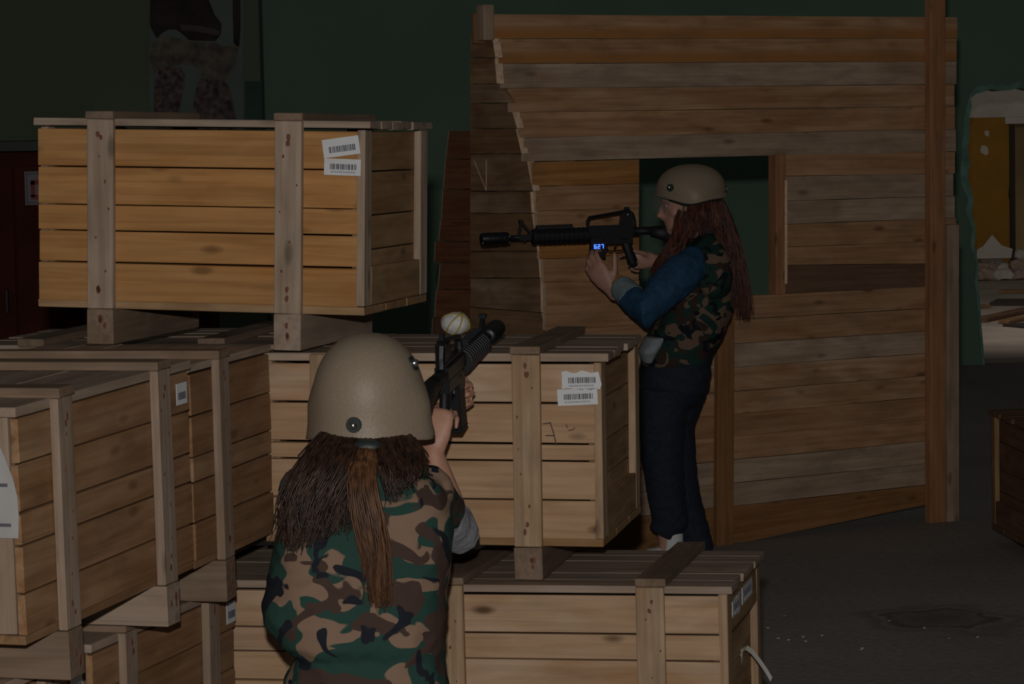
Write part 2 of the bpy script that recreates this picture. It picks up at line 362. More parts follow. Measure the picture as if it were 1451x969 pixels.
def extrude_poly(pts, depth, mat_front=None):
    """a closed outline in XZ at y=0, pushed back to y=depth"""
    bm = bmesh.new(); a = [bm.verts.new((x, 0, z)) for x, z in pts]; b = [bm.verts.new((x, depth, z)) for x, z in pts]
    n = len(pts)
    for t in mgeo.tessellate_polygon([[Vector((x, z, 0)) for x, z in pts]]):
        bm.faces.new([a[i] for i in t]); bm.faces.new([b[i] for i in reversed(t)])
    for i in range(n): bm.faces.new((a[i], a[(i + 1) % n], b[(i + 1) % n], b[i]))
    return bm_mesh(bm)
edge_px = [(1395, 519), (1393, 490), (1390, 455), (1389, 430), (1385, 400), (1386, 372), (1381, 350), (1382, 325), (1377, 300), (1379, 282), (1374, 262), (1371, 250), (1374, 232), (1371, 210), (1374, 190), (1373, 165), (1377, 150), (1375, 140), (1383, 133), (1394, 130), (1403, 126), (1416, 129), (1430, 128), (1446, 124), (1460, 128), (1490, 125), (1520, 128), (1548, 131)]
ragged = [(p.x, max(p.z, 0)) for p in (un(x, y, YW) for x, y in edge_px)]
ragged[0] = (ragged[0][0], 0.0)
xr = ragged[-1][0]
outline = [(-12, 0)] + ragged + [(xr + .03, 1.2), (xr, 0), (12, 0), (12, 4.4), (-12, 4.4)]
wb = tag(link('wall_back', extrude_poly(outline, 0.3), M_GREEN, None, T(0, YW, 0)), kind='structure')
outer = []
for i, (x, y) in enumerate(edge_px[:24]):
    if i < 17: outer.append((x - [3, 4, 3, 5, 4, 3, 6, 5, 9, 8, 12, 11, 13, 9, 10, 7, 8][i], y))
    else: outer.append((x, y - 6 - (i * 3) % 5))
ring = [(p.x, max(p.z, 0)) for p in (un(x, y, YW) for x, y in outer)]
link('plaster_edge', extrude_poly(ragged[:24] + ring[::-1], -0.012), M_TEAL, wb, T(0, YW, 0))
# demolished back room beyond the broken opening
Z1 = 1.77
YF = 31.0
dl = un(1431, 200, YF).x
wf = tag(link('wall_far', extrude_poly([(-2, 0), (dl, 0), (dl + .03, .5), (dl - .02, .9), (dl + .01, 1.3), (dl, Z1 - .06), (12, Z1 - .06), (12, Z1), (-2, Z1)], .35), M_OCHRE, None, T(0, YF, 0)), kind='structure')
slab('wall_far_upper', -2, 12, YF - .02, YF + .35, Z1, 4.4, M_WHITEP)
slab('trim_far_lintel', dl - .06, 12, YF - .05, YF - .021, Z1 - .075, Z1 - .002, M_WHITEP)
slab('trim_far_jamb', dl - .01, dl + .05, YF - .03, YF + .3, 0, Z1 - .08, simple('dark_jamb', (0.05, 0.035, 0.025), 0.9))
slab('wall_far_beyond', 2, 12, 36.5, 36.8, 0, 4.4, M_OCHRE2)
slab('wall_right', 12, 12.2, -3, 37, 0, 4.4, M_GREEN)
slab('wall_left', -12.2, -12, -3, 20.1, 0, 4.4, M_GREEN)
for (x, y, s) in ((1398, 189, .032), (1395, 212, .055)):
    p = un(x, y, YF)
    bm = bmesh.new(); vs = [bm.verts.new((math.cos(a) * s * random.uniform(.6, 1.1), -.006, math.sin(a) * s * random.uniform(.7, 1.3))) for a in [k * math.pi / 5 for k in range(10)]]
    f = bm.faces.new(vs); e = bmesh.ops.extrude_face_region(bm, geom=[f]); bmesh.ops.translate(bm, verts=[v for v in e['geom'] if isinstance(v, bmesh.types.BMVert)], vec=(0, .008, 0))
    link('plaster_patch', bm_mesh(bm), M_WHITEP, wf, T(p.x, YF, p.z))
# flat step in the hall wall beside the mural
xs = un(371, 80, YW).x
slab('wall_back_left', -12, xs - .012, YW - .02, YW - .0005, 0, 4.4, M_OLIVE)
slab('trim_wall_step', xs - .0115, xs + .012, YW - .012, YW - .0005, 0, 4.4, simple('dark_seam', (0.03, 0.06, 0.045), 0.8))

# mural print on the wall, cut off by the upper edge of the picture
def mural():
    y0 = YW - .034
    a, b = un(211, 0, y0), un(345, 0, y0); zb = un(211, 230, y0).z
    top = 3.35
    e = empty('wall_mural', T((a.x + b.x) / 2, y0, zb), 'tall faded mural strip on the green wall with dark hood shape and mottled ovals', 'mural')
    def sheet(name, px, mat, lift):
        pts = []
        for x, y in px:
            p = un(x, y, y0); pts.append((p.x, p.z))
        me = extrude_poly(pts, .0025); return link(name, me, mat, e, T(0, y0 - lift, 0))
    pale = plaster('mural_pale', (0.17, 0.215, 0.19), 0.15, 3)
    black = plaster('mural_black', (0.048, 0.036, 0.034), 0.35, 6)
    beige = plaster('mural_beige', (0.20, 0.175, 0.13), 0.3, 12, (0.12, 0.10, 0.085))
    mott = plaster('mural_mottled', (0.19, 0.14, 0.125), 0.4, 22, (0.035, 0.022, 0.024))
    darkg = plaster('mural_dark_green', (0.06, 0.11, 0.08), 0.2, 5)
    sheet('mural_ground', [(212, -120), (343, -120), (345, 20), (344, 100), (347, 232), (213, 232), (211, 100)], pale, .0)
    sheet('mural_strip', [(329, -60), (340, -60), (341, 40), (339, 66), (331, 62), (330, 25)], black, .003)
    sheet('hood_shape', [(214, -60), (290, -60), (296, 0), (304, 20), (314, 34), (313, 48), (306, 58), (290, 58), (268, 57), (258, 48), (250, 42), (238, 42), (228, 48), (223, 55), (217, 46), (212, 34)], black, .003)
    sheet('hood_rim', [(255, 35), (280, 36), (305, 41), (312, 44), (311, 50), (300, 49), (280, 45), (258, 43)], plaster('mural_rim', (0.11, 0.09, 0.085), 0.2, 9), .006)
    sheet('shoulder_band', [(216, 60), (228, 50), (250, 54), (270, 59), (302, 59), (316, 66), (338, 62), (334, 96), (322, 112), (300, 113), (284, 106), (276, 92), (252, 92), (230, 96), (214, 106), (212, 84)], beige, .003)
    sheet('left_oval', [(226, 99), (240, 94), (256, 95), (262, 106), (260, 128), (252, 165), (250, 232), (222, 232), (218, 150), (219, 115)], mott, .006)
    sheet('right_oval', [(286, 110), (300, 113), (318, 113), (326, 126), (334, 165), (338, 232), (272, 232), (274, 150), (279, 122)], mott, .006)
    sheet('lower_panel', [(347, 115), (371, 115), (372, 232), (347, 232)], darkg, .003)
mural()

# dark red cabinet behind the crates
def cabinet():
    Y = 14.0
    xl, xr_ = un(-70, 300, Y).x, un(292, 300, Y).x; zt = un(20, 196, Y).z
    W_ = xr_ - xl
    e = empty('steel_cabinet', T((xl + xr_) / 2, Y + .25, 0), 'dark red cabinet with a black top standing behind the top crate', 'cabinet')
    link('body', box_mesh((W_, .48, zt - .07), .004), M_RED, e, local=T(0, 0.01, (zt - .07) / 2))
    link('top_panel', box_mesh((W_ + .03, .52, .055), .004), M_CABTOP, e, local=T(0, 0, zt - .04))
    n = 4
    for k in range(n):
        d = link('door', box_mesh((W_ / n - .012, .02, zt - .2), .003), M_RED, e, local=T(-W_ / 2 + W_ / n * (k + .5), -.24, (zt - .2) / 2 + .06))
        link('handle', box_mesh((.015, .03, .12), .003), M_CABTOP, d, local=T(W_ / n / 2 - .05, -.02, .1))
    a, b = un(35, 243, Y), un(64, 290, Y)
    no = empty('notice_sheet', T((a.x + b.x) / 2, Y - .012, (a.z + b.z) / 2), 'small white notice with a red mark fixed on the dark red cabinet', 'notice')
    w_, h_ = abs(b.x - a.x), abs(a.z - b.z)
    grey = simple('notice_grey', (0.20, 0.17, 0.19), 0.6); redm = simple('notice_red', (0.20, 0.025, 0.015), 0.6)
    link('sheet', box_mesh((w_, .006, h_), .001), grey, no, local=T(0, 0, 0))
    bm = bmesh.new()
    for s in (-1, 1):
        add_box(bm, (.006, .002, h_ - .02), T(s * (w_ / 2 - .012), -.004, 0)); add_box(bm, (w_ - .02, .002, .006), T(0, -.004, s * (h_ / 2 - .012)))
    link('border_line', bm_mesh(bm), M_INK, no, local=T(0, 0, 0))
    bm = bmesh.new(); add_box(bm, (.05, .002, .024), T(.006, -.004, .03)); add_box(bm, (.022, .002, .08), T(-.008, -.004, -.004)); add_box(bm, (.05, .002, .024), T(.006, -.004, -.045))
    link('red_mark', bm_mesh(bm), redm, no, local=T(0, 0, 0))
cabinet()

# ------------------------------------------------------------------ crates
CL, CD, CH = 0.90, 0.606, 0.497
BT = 0.018
def crate(name, pose, label, hts, mats, L=CL, D=CD, H=CH, battens=(.205, .785), run=0.10, seed=1, ovh=.012, flush=False, bare=()):
    rnd = random.Random(seed); full = mats[0] is W_BROWN
    x, y, z, yaw, roll, pit = pose
    M = T(x, y, z) @ Matrix.Rotation(yaw, 4, 'Z') @ Matrix.Rotation(roll, 4, 'Y') @ Matrix.Rotation(pit, 4, 'X')
    mb, ms, ml, mbt = mats
    e = empty(name, M, label, 'crate', 'stacked wooden crates')
    def board(nm, c, size, mat, along='x', jit=.0012, bev=.0018):
        """size = (length along grain, second, third)"""
        me = box_mesh(size, bev, jit)
        rot = Matrix.Identity(4)
        if along == 'y': rot = Matrix.Rotation(R(90), 4, 'Z')
        if along == 'z': rot = Matrix.Rotation(R(-90), 4, 'Y')
        return link(nm, me, mat, e, local=T(*c) @ rot)
    # long faces, front at y=0 and back at y=D
    tot = sum(hts); avail = H - .02 - .022
    for face in (0, 1):
        zz = H - .024
        yy = BT / 2 if face == 0 else D - BT / 2
        for h in (hts if face == 0 else hts[::-1]):
            hh = avail * h / tot
            off = rnd.uniform(-.0025, .0025)
            board('board', (L / 2 - (.0 if full else .009) + rnd.uniform(-.002, .002), yy + off, zz - hh / 2), (L - (.003 if full else .022), BT, hh - rnd.uniform(.003, .006)), mb)
            zz -= hh
    # short faces: corner posts, bottom rail and recessed boards
    for face in (0, 1):
        xo = .011 if face == 0 else L - .011
        xi = .031 if face == 0 else L - .031
        in_ = .022 if face == 0 or full else 0
        for yy in (.033 + in_ / 2, D - .033 - in_ / 2): board('corner_post', (xo, yy, H / 2), (H - .044, .066 - in_, .021), mbt, 'z')
        for c in [Vector((xo, D / 2, .072))]: board('side_rail', c, (D - .138, .020, .10), ms, 'y')
        zz = H - .024
        for k in range(4):
            hh = (.105, .115, .09, .085)[k]
            if flush and k == 0 and face == 1:
                board('side_board', (xo, D / 2, zz - hh / 2), (D - .138, .020, hh - .004), ms, 'y'); zz -= hh; continue
            board('side_board', (xi, D / 2, zz - hh / 2), (D - .04, .016, hh - .004), ms, 'y'); zz -= hh
    # bottom and lid
    for k in range(3):
        wd = D / 3
        board('bottom_board', (L / 2, wd * (k + .5), .0105), (L, wd - .005, .02), ms)
    n = 6
    for k in range(n):
        wd = (D + .012) / n
        board('lid_board', (L / 2 + rnd.uniform(-.006, .006), -.006 + wd * (k + .5), H - .010 + rnd.uniform(-.001, .002)), (L + 2 * ovh, wd - rnd.uniform(.002, .006), .02), ml)
    # battens with the strap over the lid and the bearer below
    runs = run if isinstance(run, tuple) else (run,) * len(battens)
    for t, run in zip(battens, runs):
        bx = t * L
        b = link('batten', box_mesh((H - .002, .021, .072), .002, .001), mbt, e, local=T(bx, -.0115, H / 2) @ Matrix.Rotation(R(-90), 4, 'Y'))
        bm = bmesh.new()
        for zz in (-.205, -.19, -.14, -.06, .01, .09, .16, .195, .215):
            r_ = rnd.uniform(.004, .007) if abs(zz) > .18 else rnd.uniform(.002, .0036); c = Vector((zz * H / .5 + rnd.uniform(-.01, .01), -.0112, rnd.uniform(-.006, .008) if abs(zz) > .18 else rnd.uniform(-.026, .026)))
            vs = [bm.verts.new(c + Vector((math.cos(a) * r_ * rnd.uniform(.9, 2.0), -.0006, math.sin(a) * r_ * rnd.uniform(.7, 1.1)))) for a in [i * math.pi / 4 for i in range(8)]]
            vb = [bm.verts.new(v.co + Vector((0, .001, 0))) for v in vs]
            bm.faces.new(vs)
            for i in range(8): bm.faces.new((vs[i], vs[(i + 1) % 8], vb[(i + 1) % 8], vb[i]))
        link('rusty_nails', bm_mesh(bm), M_RUST, b, local=Matrix.Identity(4))['kind'] = 'stuff'
        link('batten', box_mesh((H - .002, .021, .072), .002, .001), mbt, e, local=T(bx, D + .0115, H / 2) @ Matrix.Rotation(R(-90), 4, 'Y'))
        if t not in bare: board('lid_strap', (bx + rnd.uniform(-.004, .004), D / 2, H + .0105), (D + .05, .078, .02), W_STRAP, 'y')
        br = board('bearer', (bx, D / 2, -run / 2 - .0002), (D + .046, .074, run - .001), W_STRAP if rnd.random() < .5 else W_LID, 'y', .0015)
        bm = bmesh.new()
        for q in range(3):
            r_ = rnd.uniform(.004, .008); c = Vector((-(D + .046) / 2 - .0012, rnd.uniform(-.018, .018), run * rnd.uniform(-.32, .35)))
            vs = [bm.verts.new(c + Vector((-.0006, math.cos(a) * r_ * rnd.uniform(.6, 1.1), math.sin(a) * r_ * rnd.uniform(.9, 2.0)))) for a in [i * math.pi / 4 for i in range(8)]]
            vb = [bm.verts.new(v.co + Vector((.0014, 0, 0))) for v in vs]
            bm.faces.new(vs)
            for i in range(8): bm.faces.new((vs[i], vs[(i + 1) % 8], vb[(i + 1) % 8], vb[i]))
        link('rusty_nails', bm_mesh(bm), M_RUST, br, local=Matrix.Identity(4))['kind'] = 'stuff'
    return e, M
def paper_label(cr, x, z, w_, h_, rot=0.0, face='front', D=CD, L=CL, bars=True, off=.002, text=True, ragged_=False, name='paper_label', y=0.3, mat=None):
    if face == 'front': base = T(x, -off - .0026, z) @ Matrix.Rotation(rot, 4, 'Y')
    else: base = T(L + off, y, z) @ Matrix.Rotation(R(90), 4, 'Z') @ Matrix.Rotation(rot, 4, 'Y')
    bm = bmesh.new(); n = 8
    pts = []
    for i in range(n): pts.append((-w_ / 2 + w_ * i / n, -h_ / 2))
    for i in range(4): pts.append((w_ / 2, -h_ / 2 + h_ * i / 4))
    for i in range(n): pts.append((w_ / 2 - w_ * i / n, h_ / 2))
    for i in range(4): pts.append((-w_ / 2, h_ / 2 - h_ * i / 4))
    if ragged_: pts = [(px + random.uniform(-.004, .004), pz + random.uniform(-.004, .004)) for px, pz in pts]
    o = link(name, extrude_poly(pts, -.0012), mat or M_PAPER, cr, local=base)
    if bars:
        bm = bmesh.new(); u = -w_ * .33
        while u < w_ * .38:
            b = random.choice((.0016, .0022, .0034)); add_box(bm, (b, .0008, h_ * .34), T(u, -.0016, h_ * (.02 if text else -.1))); u += b + random.choice((.0014, .002))
        link('barcode', bm_mesh(bm), M_INK, o, local=Matrix.Identity(4))
    if text:
        bm = bmesh.new(); u = -w_ * .3
        while u < w_ * .33:
            b = random.uniform(.003, .005); add_box(bm, (b, .0008, h_ * .11), T(u, -.0016, -h_ * .30)); u += b + .0018
        link('print_line', bm_mesh(bm), M_GREYINK, o, local=Matrix.Identity(4))
    return o
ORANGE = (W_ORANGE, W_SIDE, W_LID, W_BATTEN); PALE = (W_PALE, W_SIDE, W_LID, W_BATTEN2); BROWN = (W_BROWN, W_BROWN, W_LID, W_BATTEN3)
U, MU = crate('wooden_crate', (-1.2528, 7.3088, 1.3223, -.2409, .0298, -.0062), 'orange pine crate on top of the stack, with two barcode labels by its corner', (56, 55, 38, 46, 58), ORANGE, battens=(.205, .778), run=(.092, .0945), seed=3)
Mc, MM = crate('wooden_crate', (-.6570, 7.2027, .6985, -.2056, .0063, .0052), 'pale middle crate with a handwritten 7 and two barcode labels, behind the kneeling person', (57, 58, 25, 56, 57), PALE, battens=(.190, .785), run=(.0985, .085), seed=5, bare=(.190,))
Bc, MB_ = crate('wooden_crate', (-.3475, 7.0654, .1062, -.226, -.0099, -.0075), 'pale bottom crate with a loose plastic strap hanging from its short end', (56, 37, 60, 50, 50), PALE, run=.104, seed=7, flush=True)
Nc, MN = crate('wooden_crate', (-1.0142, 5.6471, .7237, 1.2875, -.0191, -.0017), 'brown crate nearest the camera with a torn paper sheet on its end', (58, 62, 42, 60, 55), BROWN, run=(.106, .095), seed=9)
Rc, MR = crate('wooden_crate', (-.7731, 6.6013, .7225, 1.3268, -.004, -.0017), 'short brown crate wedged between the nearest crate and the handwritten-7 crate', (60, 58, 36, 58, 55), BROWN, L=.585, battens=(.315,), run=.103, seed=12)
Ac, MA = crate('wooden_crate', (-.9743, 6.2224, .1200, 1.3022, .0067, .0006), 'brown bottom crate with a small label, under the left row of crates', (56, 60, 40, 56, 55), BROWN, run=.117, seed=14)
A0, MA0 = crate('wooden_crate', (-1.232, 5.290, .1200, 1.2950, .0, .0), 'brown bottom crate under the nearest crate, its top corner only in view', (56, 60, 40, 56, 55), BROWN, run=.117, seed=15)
Cc, MC = crate('wooden_crate', (-1.262, 7.335, .0942, -.2, -.004, 0), 'pale bottom crate seen in the gap left of the kneeling person', (52, 34, 40, 56, 57), PALE, run=.092, seed=18)
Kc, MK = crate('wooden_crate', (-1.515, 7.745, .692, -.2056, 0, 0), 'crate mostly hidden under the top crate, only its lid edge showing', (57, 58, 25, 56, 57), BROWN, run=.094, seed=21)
paper_label(U, .838, .432, .098, .047, -.14, text=False)
paper_label(U, .842, .380, .098, .042, 0.02)
paper_label(Mc, .848, .430, .098, .044, -.03, ragged_=True)
paper_label(Mc, .838, .388, .104, .042, -.05)
paper_label(Nc, .845, .425, .062, .050, 0.0, text=False)
paper_label(Ac, .865, .425, .062, .055, 0.0, text=False)
paper_label(A0, .865, .425, .062, .055, 0.0, text=False)
paper_label(Bc, 0, .424, .13, .044, 0.0, 'side', y=.145, off=.0008, ragged_=True)
paper_label(Bc, 0, .430, .19, .044, 0.0, 'side', y=.345, off=.0008)
# torn sheet on the short end of the nearest crate (the end at x = 0 faces the camera)
bm = bmesh.new()
sh = [(.006, .225), (.003, .27), (.004, .31), (.013, .350), (.030, .395), (.045, .43), (.24, .43), (.26, .225)]
sheet = link('paper_sheet', extrude_poly([(a, b) for a, b in sh], -.0015), M_SHEET, Nc, local=T(-.0035, 0, 0) @ Matrix.Rotation(R(-90), 4, 'Z') @ Matrix.Scale(-1, 4, (1, 0, 0)))
bm = bmesh.new()
for zz, l, cx in ((.252, .05, .046), (.335, .12, .085), (.37, .09, .09), (.29, .03, .06)): add_box(bm, (l, .0008, .007), T(cx, -.0022, zz))
link('print_line', bm_mesh(bm), M_INK, sheet, local=Matrix.Identity(4))
# the handwritten 7 and a tick beside it
def strokes(lines, wd):
    bm = bmesh.new()
    for (x0, z0), (x1, z1) in lines:
        l = math.hypot(x1 - x0, z1 - z0); a = math.atan2(z1 - z0, x1 - x0)
        add_box(bm, (l + wd, .0008, wd), T((x0 + x1) / 2, 0, (z0 + z1) / 2) @ Matrix.Rotation(-a, 4, 'Y'))
    return bm_mesh(bm)
link('handwritten_seven', strokes([((0, .002), (.018, .005)), ((.018, .005), (.026, -.02)), ((.026, -.02), (.033, -.052)), ((.006, -.028), (.028, -.028))], .003), M_PENCIL, Mc, local=T(.748, -.0045, .316))
link('pencil_tick', strokes([((0, 0), (.002, -.008)), ((.006, -.014), (.016, -.012)), ((.016, -.012), (.022, -.008))], .0022), M_PENCIL, Mc, local=T(.808, -.0045, .316))
# plastic strap end hanging from the bottom crate
def ribbon(pts, wd, th, side):
    bm = bmesh.new(); rows = []
    for p in pts:
        p = Vector(p); s = Vector(side) * wd / 2
        rows.append([bm.verts.new(p - s), bm.verts.new(p + s), bm.verts.new(p + s + Vector((0, 0, th))), bm.verts.new(p - s + Vector((0, 0, th)))])
    for a, b in zip(rows, rows[1:]):
        for k in range(4): bm.faces.new((a[k], a[(k + 1) % 4], b[(k + 1) % 4], b[k]))
    bm.faces.new(rows[0][::-1]); bm.faces.new(rows[-1]); return bm_mesh(bm)
st = [un(1050, 922, 7.25), un(1058, 918, 7.22), un(1066, 924, 7.19), un(1077, 938, 7.14), un(1086, 951, 7.10), un(1093, 963, 7.07)]
link('plastic_strap', ribbon(st, .016, .0015, (.35, .6, .55)), M_TAPE, Bc)
st2 = [un(1051, 921, 7.24), un(1050, 935, 7.24), un(1049, 955, 7.235)]
link('plastic_strap', ribbon(st2, .012, .0015, (.5, .6, .1)), M_TAPE, Bc)

# crate at the right edge, far down the hall
crate('wooden_crate', (2.035, 10.86, .06, .08, 0, 0), 'dark crate standing alone at the right edge beside the broken doorway', (56, 55, 38, 46, 58), (W_DARK, W_DARK, W_DARK, W_SIDE), run=.06, seed=30)

# ------------------------------------------------------------------ plank partition with the window
PA, PB = un(700, 600, 11.04), un(1330, 600, 12.13)
def plane_of(a, b):
    d = Vector((b.x - a.x, b.y - a.y, 0)).normalized()
    return d, Vector((d.y, -d.x, 0))
pd, pn = plane_of(PA, PB)
part = empty('plank_partition', T((PA.x + PB.x) / 2, (PA.y + PB.y) / 2, 0), 'tall rough plank partition with a square window hole and a ragged side wing', 'partition')
def plank(name, quad, p0, n, mat, parent, th=.022, proud=0.0, extra=None, bow=0.0):
    """quad = TL, TR, BR, BL picture places measured on the plane (p0, n)"""
    pts = [on_plane(x, y, p0, n) + n * proud for x, y in quad]
    c = sum(pts, Vector()) / 4
    xd = (pts[1] + pts[2] - pts[0] - pts[3]).normalized(); zd = Vector((0, 0, 1)); zd = (zd - xd * zd.dot(xd)).normalized(); yd = zd.cross(xd)
    Mx = Matrix(((xd.x, yd.x, zd.x, c.x), (xd.y, yd.y, zd.y, c.y), (xd.z, yd.z, zd.z, c.z), (0, 0, 0, 1)))
    loc = [Mx.inverted() @ p for p in pts]
    bm = bmesh.new(); nseg = 6
    top, bot = [], []
    for i in range(nseg + 1):
        t = i / nseg
        a = loc[0].lerp(loc[1], t); b = loc[3].lerp(loc[2], t)
        j = random.uniform(-.0012, .0012) if 0 < i < nseg else 0
        top.append(a + Vector((0, 0, j))); bot.append(b + Vector((0, 0, random.uniform(-.0012, .0012) if 0 < i < nseg else 0)))
    f = [[bm.verts.new(p) for p in top], [bm.verts.new(p) for p in bot]]
    k = [[bm.verts.new(p + Vector((0, th, 0))) for p in top], [bm.verts.new(p + Vector((0, th, 0))) for p in bot]]
    for i in range(nseg):
        bm.faces.new((f[0][i], f[0][i + 1], f[1][i + 1], f[1][i])); bm.faces.new((k[0][i + 1], k[0][i], k[1][i], k[1][i + 1]))
        bm.faces.new((f[0][i], k[0][i], k[0][i + 1], f[0][i + 1])); bm.faces.new((f[1][i + 1], k[1][i + 1], k[1][i], f[1][i]))
    bm.faces.new((f[0][0], f[1][0], k[1][0], k[0][0])); e = bm.faces.new((f[0][nseg], k[0][nseg], k[1][nseg], f[1][nseg]))
    me = bm_mesh(bm); me.materials.append(mat); me.materials.append(M_END)
    for p in me.polygons:
        if abs(p.normal.x) > .85: p.material_index = 1
    return link(name, me, None, parent, Mx)
def row(xl, xr_, tl, tr, bl, br, x0, x1, mat, proud=None):
    """tl/tr: line heights at x0 and x1, extended to xl..xr_"""
    f = lambda a, b, x: a + (b - a) * (x - x0) / (x1 - x0)
    g = .35
    plank('plank', [(xl, f(tl, tr, xl) + g), (xr_, f(tl, tr, xr_) + g), (xr_, f(bl, br, xr_) - g), (xl, f(bl, br, xl) - g)], PA, pn, mat, part, proud=random.uniform(0, .006) if proud is None else proud)
full = [(20, 24), (55, 54.5), (90, 87), (125, 119.7), (159, 151), (195, 184), (229, 215.4)]
lefts = [698, 706, 712, 723, 737, 742]
fm = [W_HEART, W_HEART, W_WALL3, W_WALL1, W_WALL1, W_WALL3]
for i in range(6):
    row(lefts[i], [1356, 1355, 1355, 1352, 1353, 1354][i], full[i][0], full[i][1], full[i + 1][0], full[i + 1][1], 740, 1310, fm[i])
lw = [(229.5, 225.5), (264, 260), (299, 294.5), (333, 328), (367, 361), (400, 397), (435, 428)]
for i in range(6): row([753, 759, 761, 764, 770, 773][i], 905, lw[i][0], lw[i][1], lw[i + 1][0], lw[i + 1][1], 765, 905, [W_WALL2, W_WALL1, W_WALL1, W_WALL2, W_WALL1, W_WALL1][i])
rw = [(219, 215.4), (249.7, 246.4), (284.8, 278.6), (317.8, 310), (350, 342.5), (375.6, 373.5), (416, 406)]
for i in range(6): row(1109, [1353, 1350, 1352, 1354, 1352, 1350][i], rw[i][0], rw[i][1], rw[i + 1][0], rw[i + 1][1], 1110, 1310, [W_WALL1, W_WALL3, W_WALL3, W_WALL1, W_WALL1, W_DARK][i])
lo = [(420, 406), (452.8, 437), (487, 469), (521, 500.5), (554.6, 532.5), (587, 563), (618, 594.5), (652, 625), (684.6, 657), (717, 687), (772, 716)]
lm = [W_WALL1, W_WALL1, W_WALL3, W_WALL1, W_WALL1, W_WALL1, W_WALL1, W_WALL3, W_WALL3, W_WALL4]
for i in range(10): row([772, 778, 780, 780, 780, 780, 780, 780, 780, 780][i], 1334, lo[i][0], lo[i][1], lo[i + 1][0], lo[i + 1][1], 1035, 1308, lm[i])
def post(px0, px1, py0, py1, mat, front, th, name='post', lean=0):
    c0, c1 = on_plane((px0 + px1) / 2, py0, PA, pn), on_plane((px0 + px1) / 2 + lean, py1, PA, pn)
    wd = (on_plane(px1, py1, PA, pn) - on_plane(px0, py1, PA, pn)).length
    c = (c0 + c1) / 2 + pn * (front - th / 2)
    up = (c0 - c1); ln = up.length; up.normalize(); yv = -pn; xv = yv.cross(up).normalized()
    # grain axis (local x) runs up the post
    Mx = Matrix(((up.x, xv.x, yv.x, c.x), (up.y, xv.y, yv.y, c.y), (up.z, xv.z, yv.z, c.z), (0, 0, 0, 1)))
    return link(name, box_mesh((ln, wd, th), .003), mat, part, Mx)
post(1309, 1330, -60, 742, W_POST, .050, .043)
post(1331, 1347, 318, 742, W_WALL3, .062, .060)
post(1011, 1034, 420, 776, W_WALL4, .040, .033, lean=-2)
post(1096, 1110, 218, 417, W_POST, .020, .060, 'window_stile')
post(1108, 1112, 255, 402, M_END, .024, .006, 'window_bead')
# rails and studs on the hidden back, so the planks hang on something
for x in (800, 1280): post(x, x + 20, 60, 640, W_BROWN, -.026, .045, 'stud')
# side wing: planks receding to the left, their ragged sawn ends towards us
WA = on_plane(766, 430, PA, pn) + pn * .035
wdv = Vector((-math.sin(R(32)), math.cos(R(32)), 0)); wn = Vector((-wdv.y, wdv.x, 0)); wn = wn if wn.y < 0 else -wn
wl = [47, 82, 119, 146, 182, 218, 271, 302, 356, 394, 443, 480, 520]
we = [(697, 702), (702, 705), (706, 720), (723, 733), (732, 740), (745, 755), (752, 754), (754, 762), (763, 766), (766, 767), (768, 778), (779, 781)]
for i in range(12):
    dy = -1.5 if i < 9 else (-5 if i == 9 else -8)
    yl0 = wl[i] + (0 if i < 10 else -8); yl1 = wl[i + 1] + (0 if i < 9 else -8)
    WA = on_plane((we[i][0] + we[i][1]) / 2 + 4, 300, PA, pn) + pn * .042
    plank('wing_plank', [(667, yl0 + .6), (we[i][0], wl[i] + .6), (we[i][1], wl[i + 1] - .6), (667, yl1 - .6)], WA, wn, W_WING, part, th=.034, proud=random.uniform(0, .004))
WA = on_plane(752, 250, PA, pn) + pn * .040
for q in (((672, 228), (689, 270)), ((689, 226), (689, 270))):
    bm = bmesh.new(); add_tube(bm, [on_plane(*q[0], WA, wn), on_plane(*q[1], WA, wn)], [.0016, .0016], 6)
    link('twine', bm_mesh(bm), M_END, part)
# stake stub at the top of the wing
WA = on_plane(702, 60, PA, pn) + pn * .034; a = on_plane(690, 33, WA, wn)
link('stake', box_mesh((.14, .055, .05), .003), W_WALL3, part, T(*(a - wn * -.03 + Vector((.02, -.05, 0)))) @ Matrix.Rotation(R(32), 4, 'Z') @ Matrix.Rotation(R(-90), 4, 'Y'))
link('stake', box_mesh((.12, .02, .05), .003), W_WING, part, T(*(a + Vector((-.035, -.02, -.02)))) @ Matrix.Rotation(R(32), 4, 'Z') @ Matrix.Rotation(R(-90), 4, 'Y'))

# dark plank screen standing behind the wing
SY = 12.4
sp0 = Vector((0, SY, 0)); sn = Vector((0.25, -1, 0)).normalized()
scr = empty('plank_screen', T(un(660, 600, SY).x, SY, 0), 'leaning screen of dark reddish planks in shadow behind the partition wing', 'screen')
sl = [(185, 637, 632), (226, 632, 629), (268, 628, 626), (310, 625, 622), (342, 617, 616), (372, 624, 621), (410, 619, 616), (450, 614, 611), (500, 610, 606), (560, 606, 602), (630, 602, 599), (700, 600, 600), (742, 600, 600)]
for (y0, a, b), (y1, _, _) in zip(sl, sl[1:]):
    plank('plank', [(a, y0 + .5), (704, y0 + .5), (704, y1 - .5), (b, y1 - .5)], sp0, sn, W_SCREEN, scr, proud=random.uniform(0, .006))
pb = un(700, 600, SY); link('prop', box_mesh((.06, .06, 1.7), .003), W_SCREEN, scr, T(pb.x - .1, SY + .12, .85))

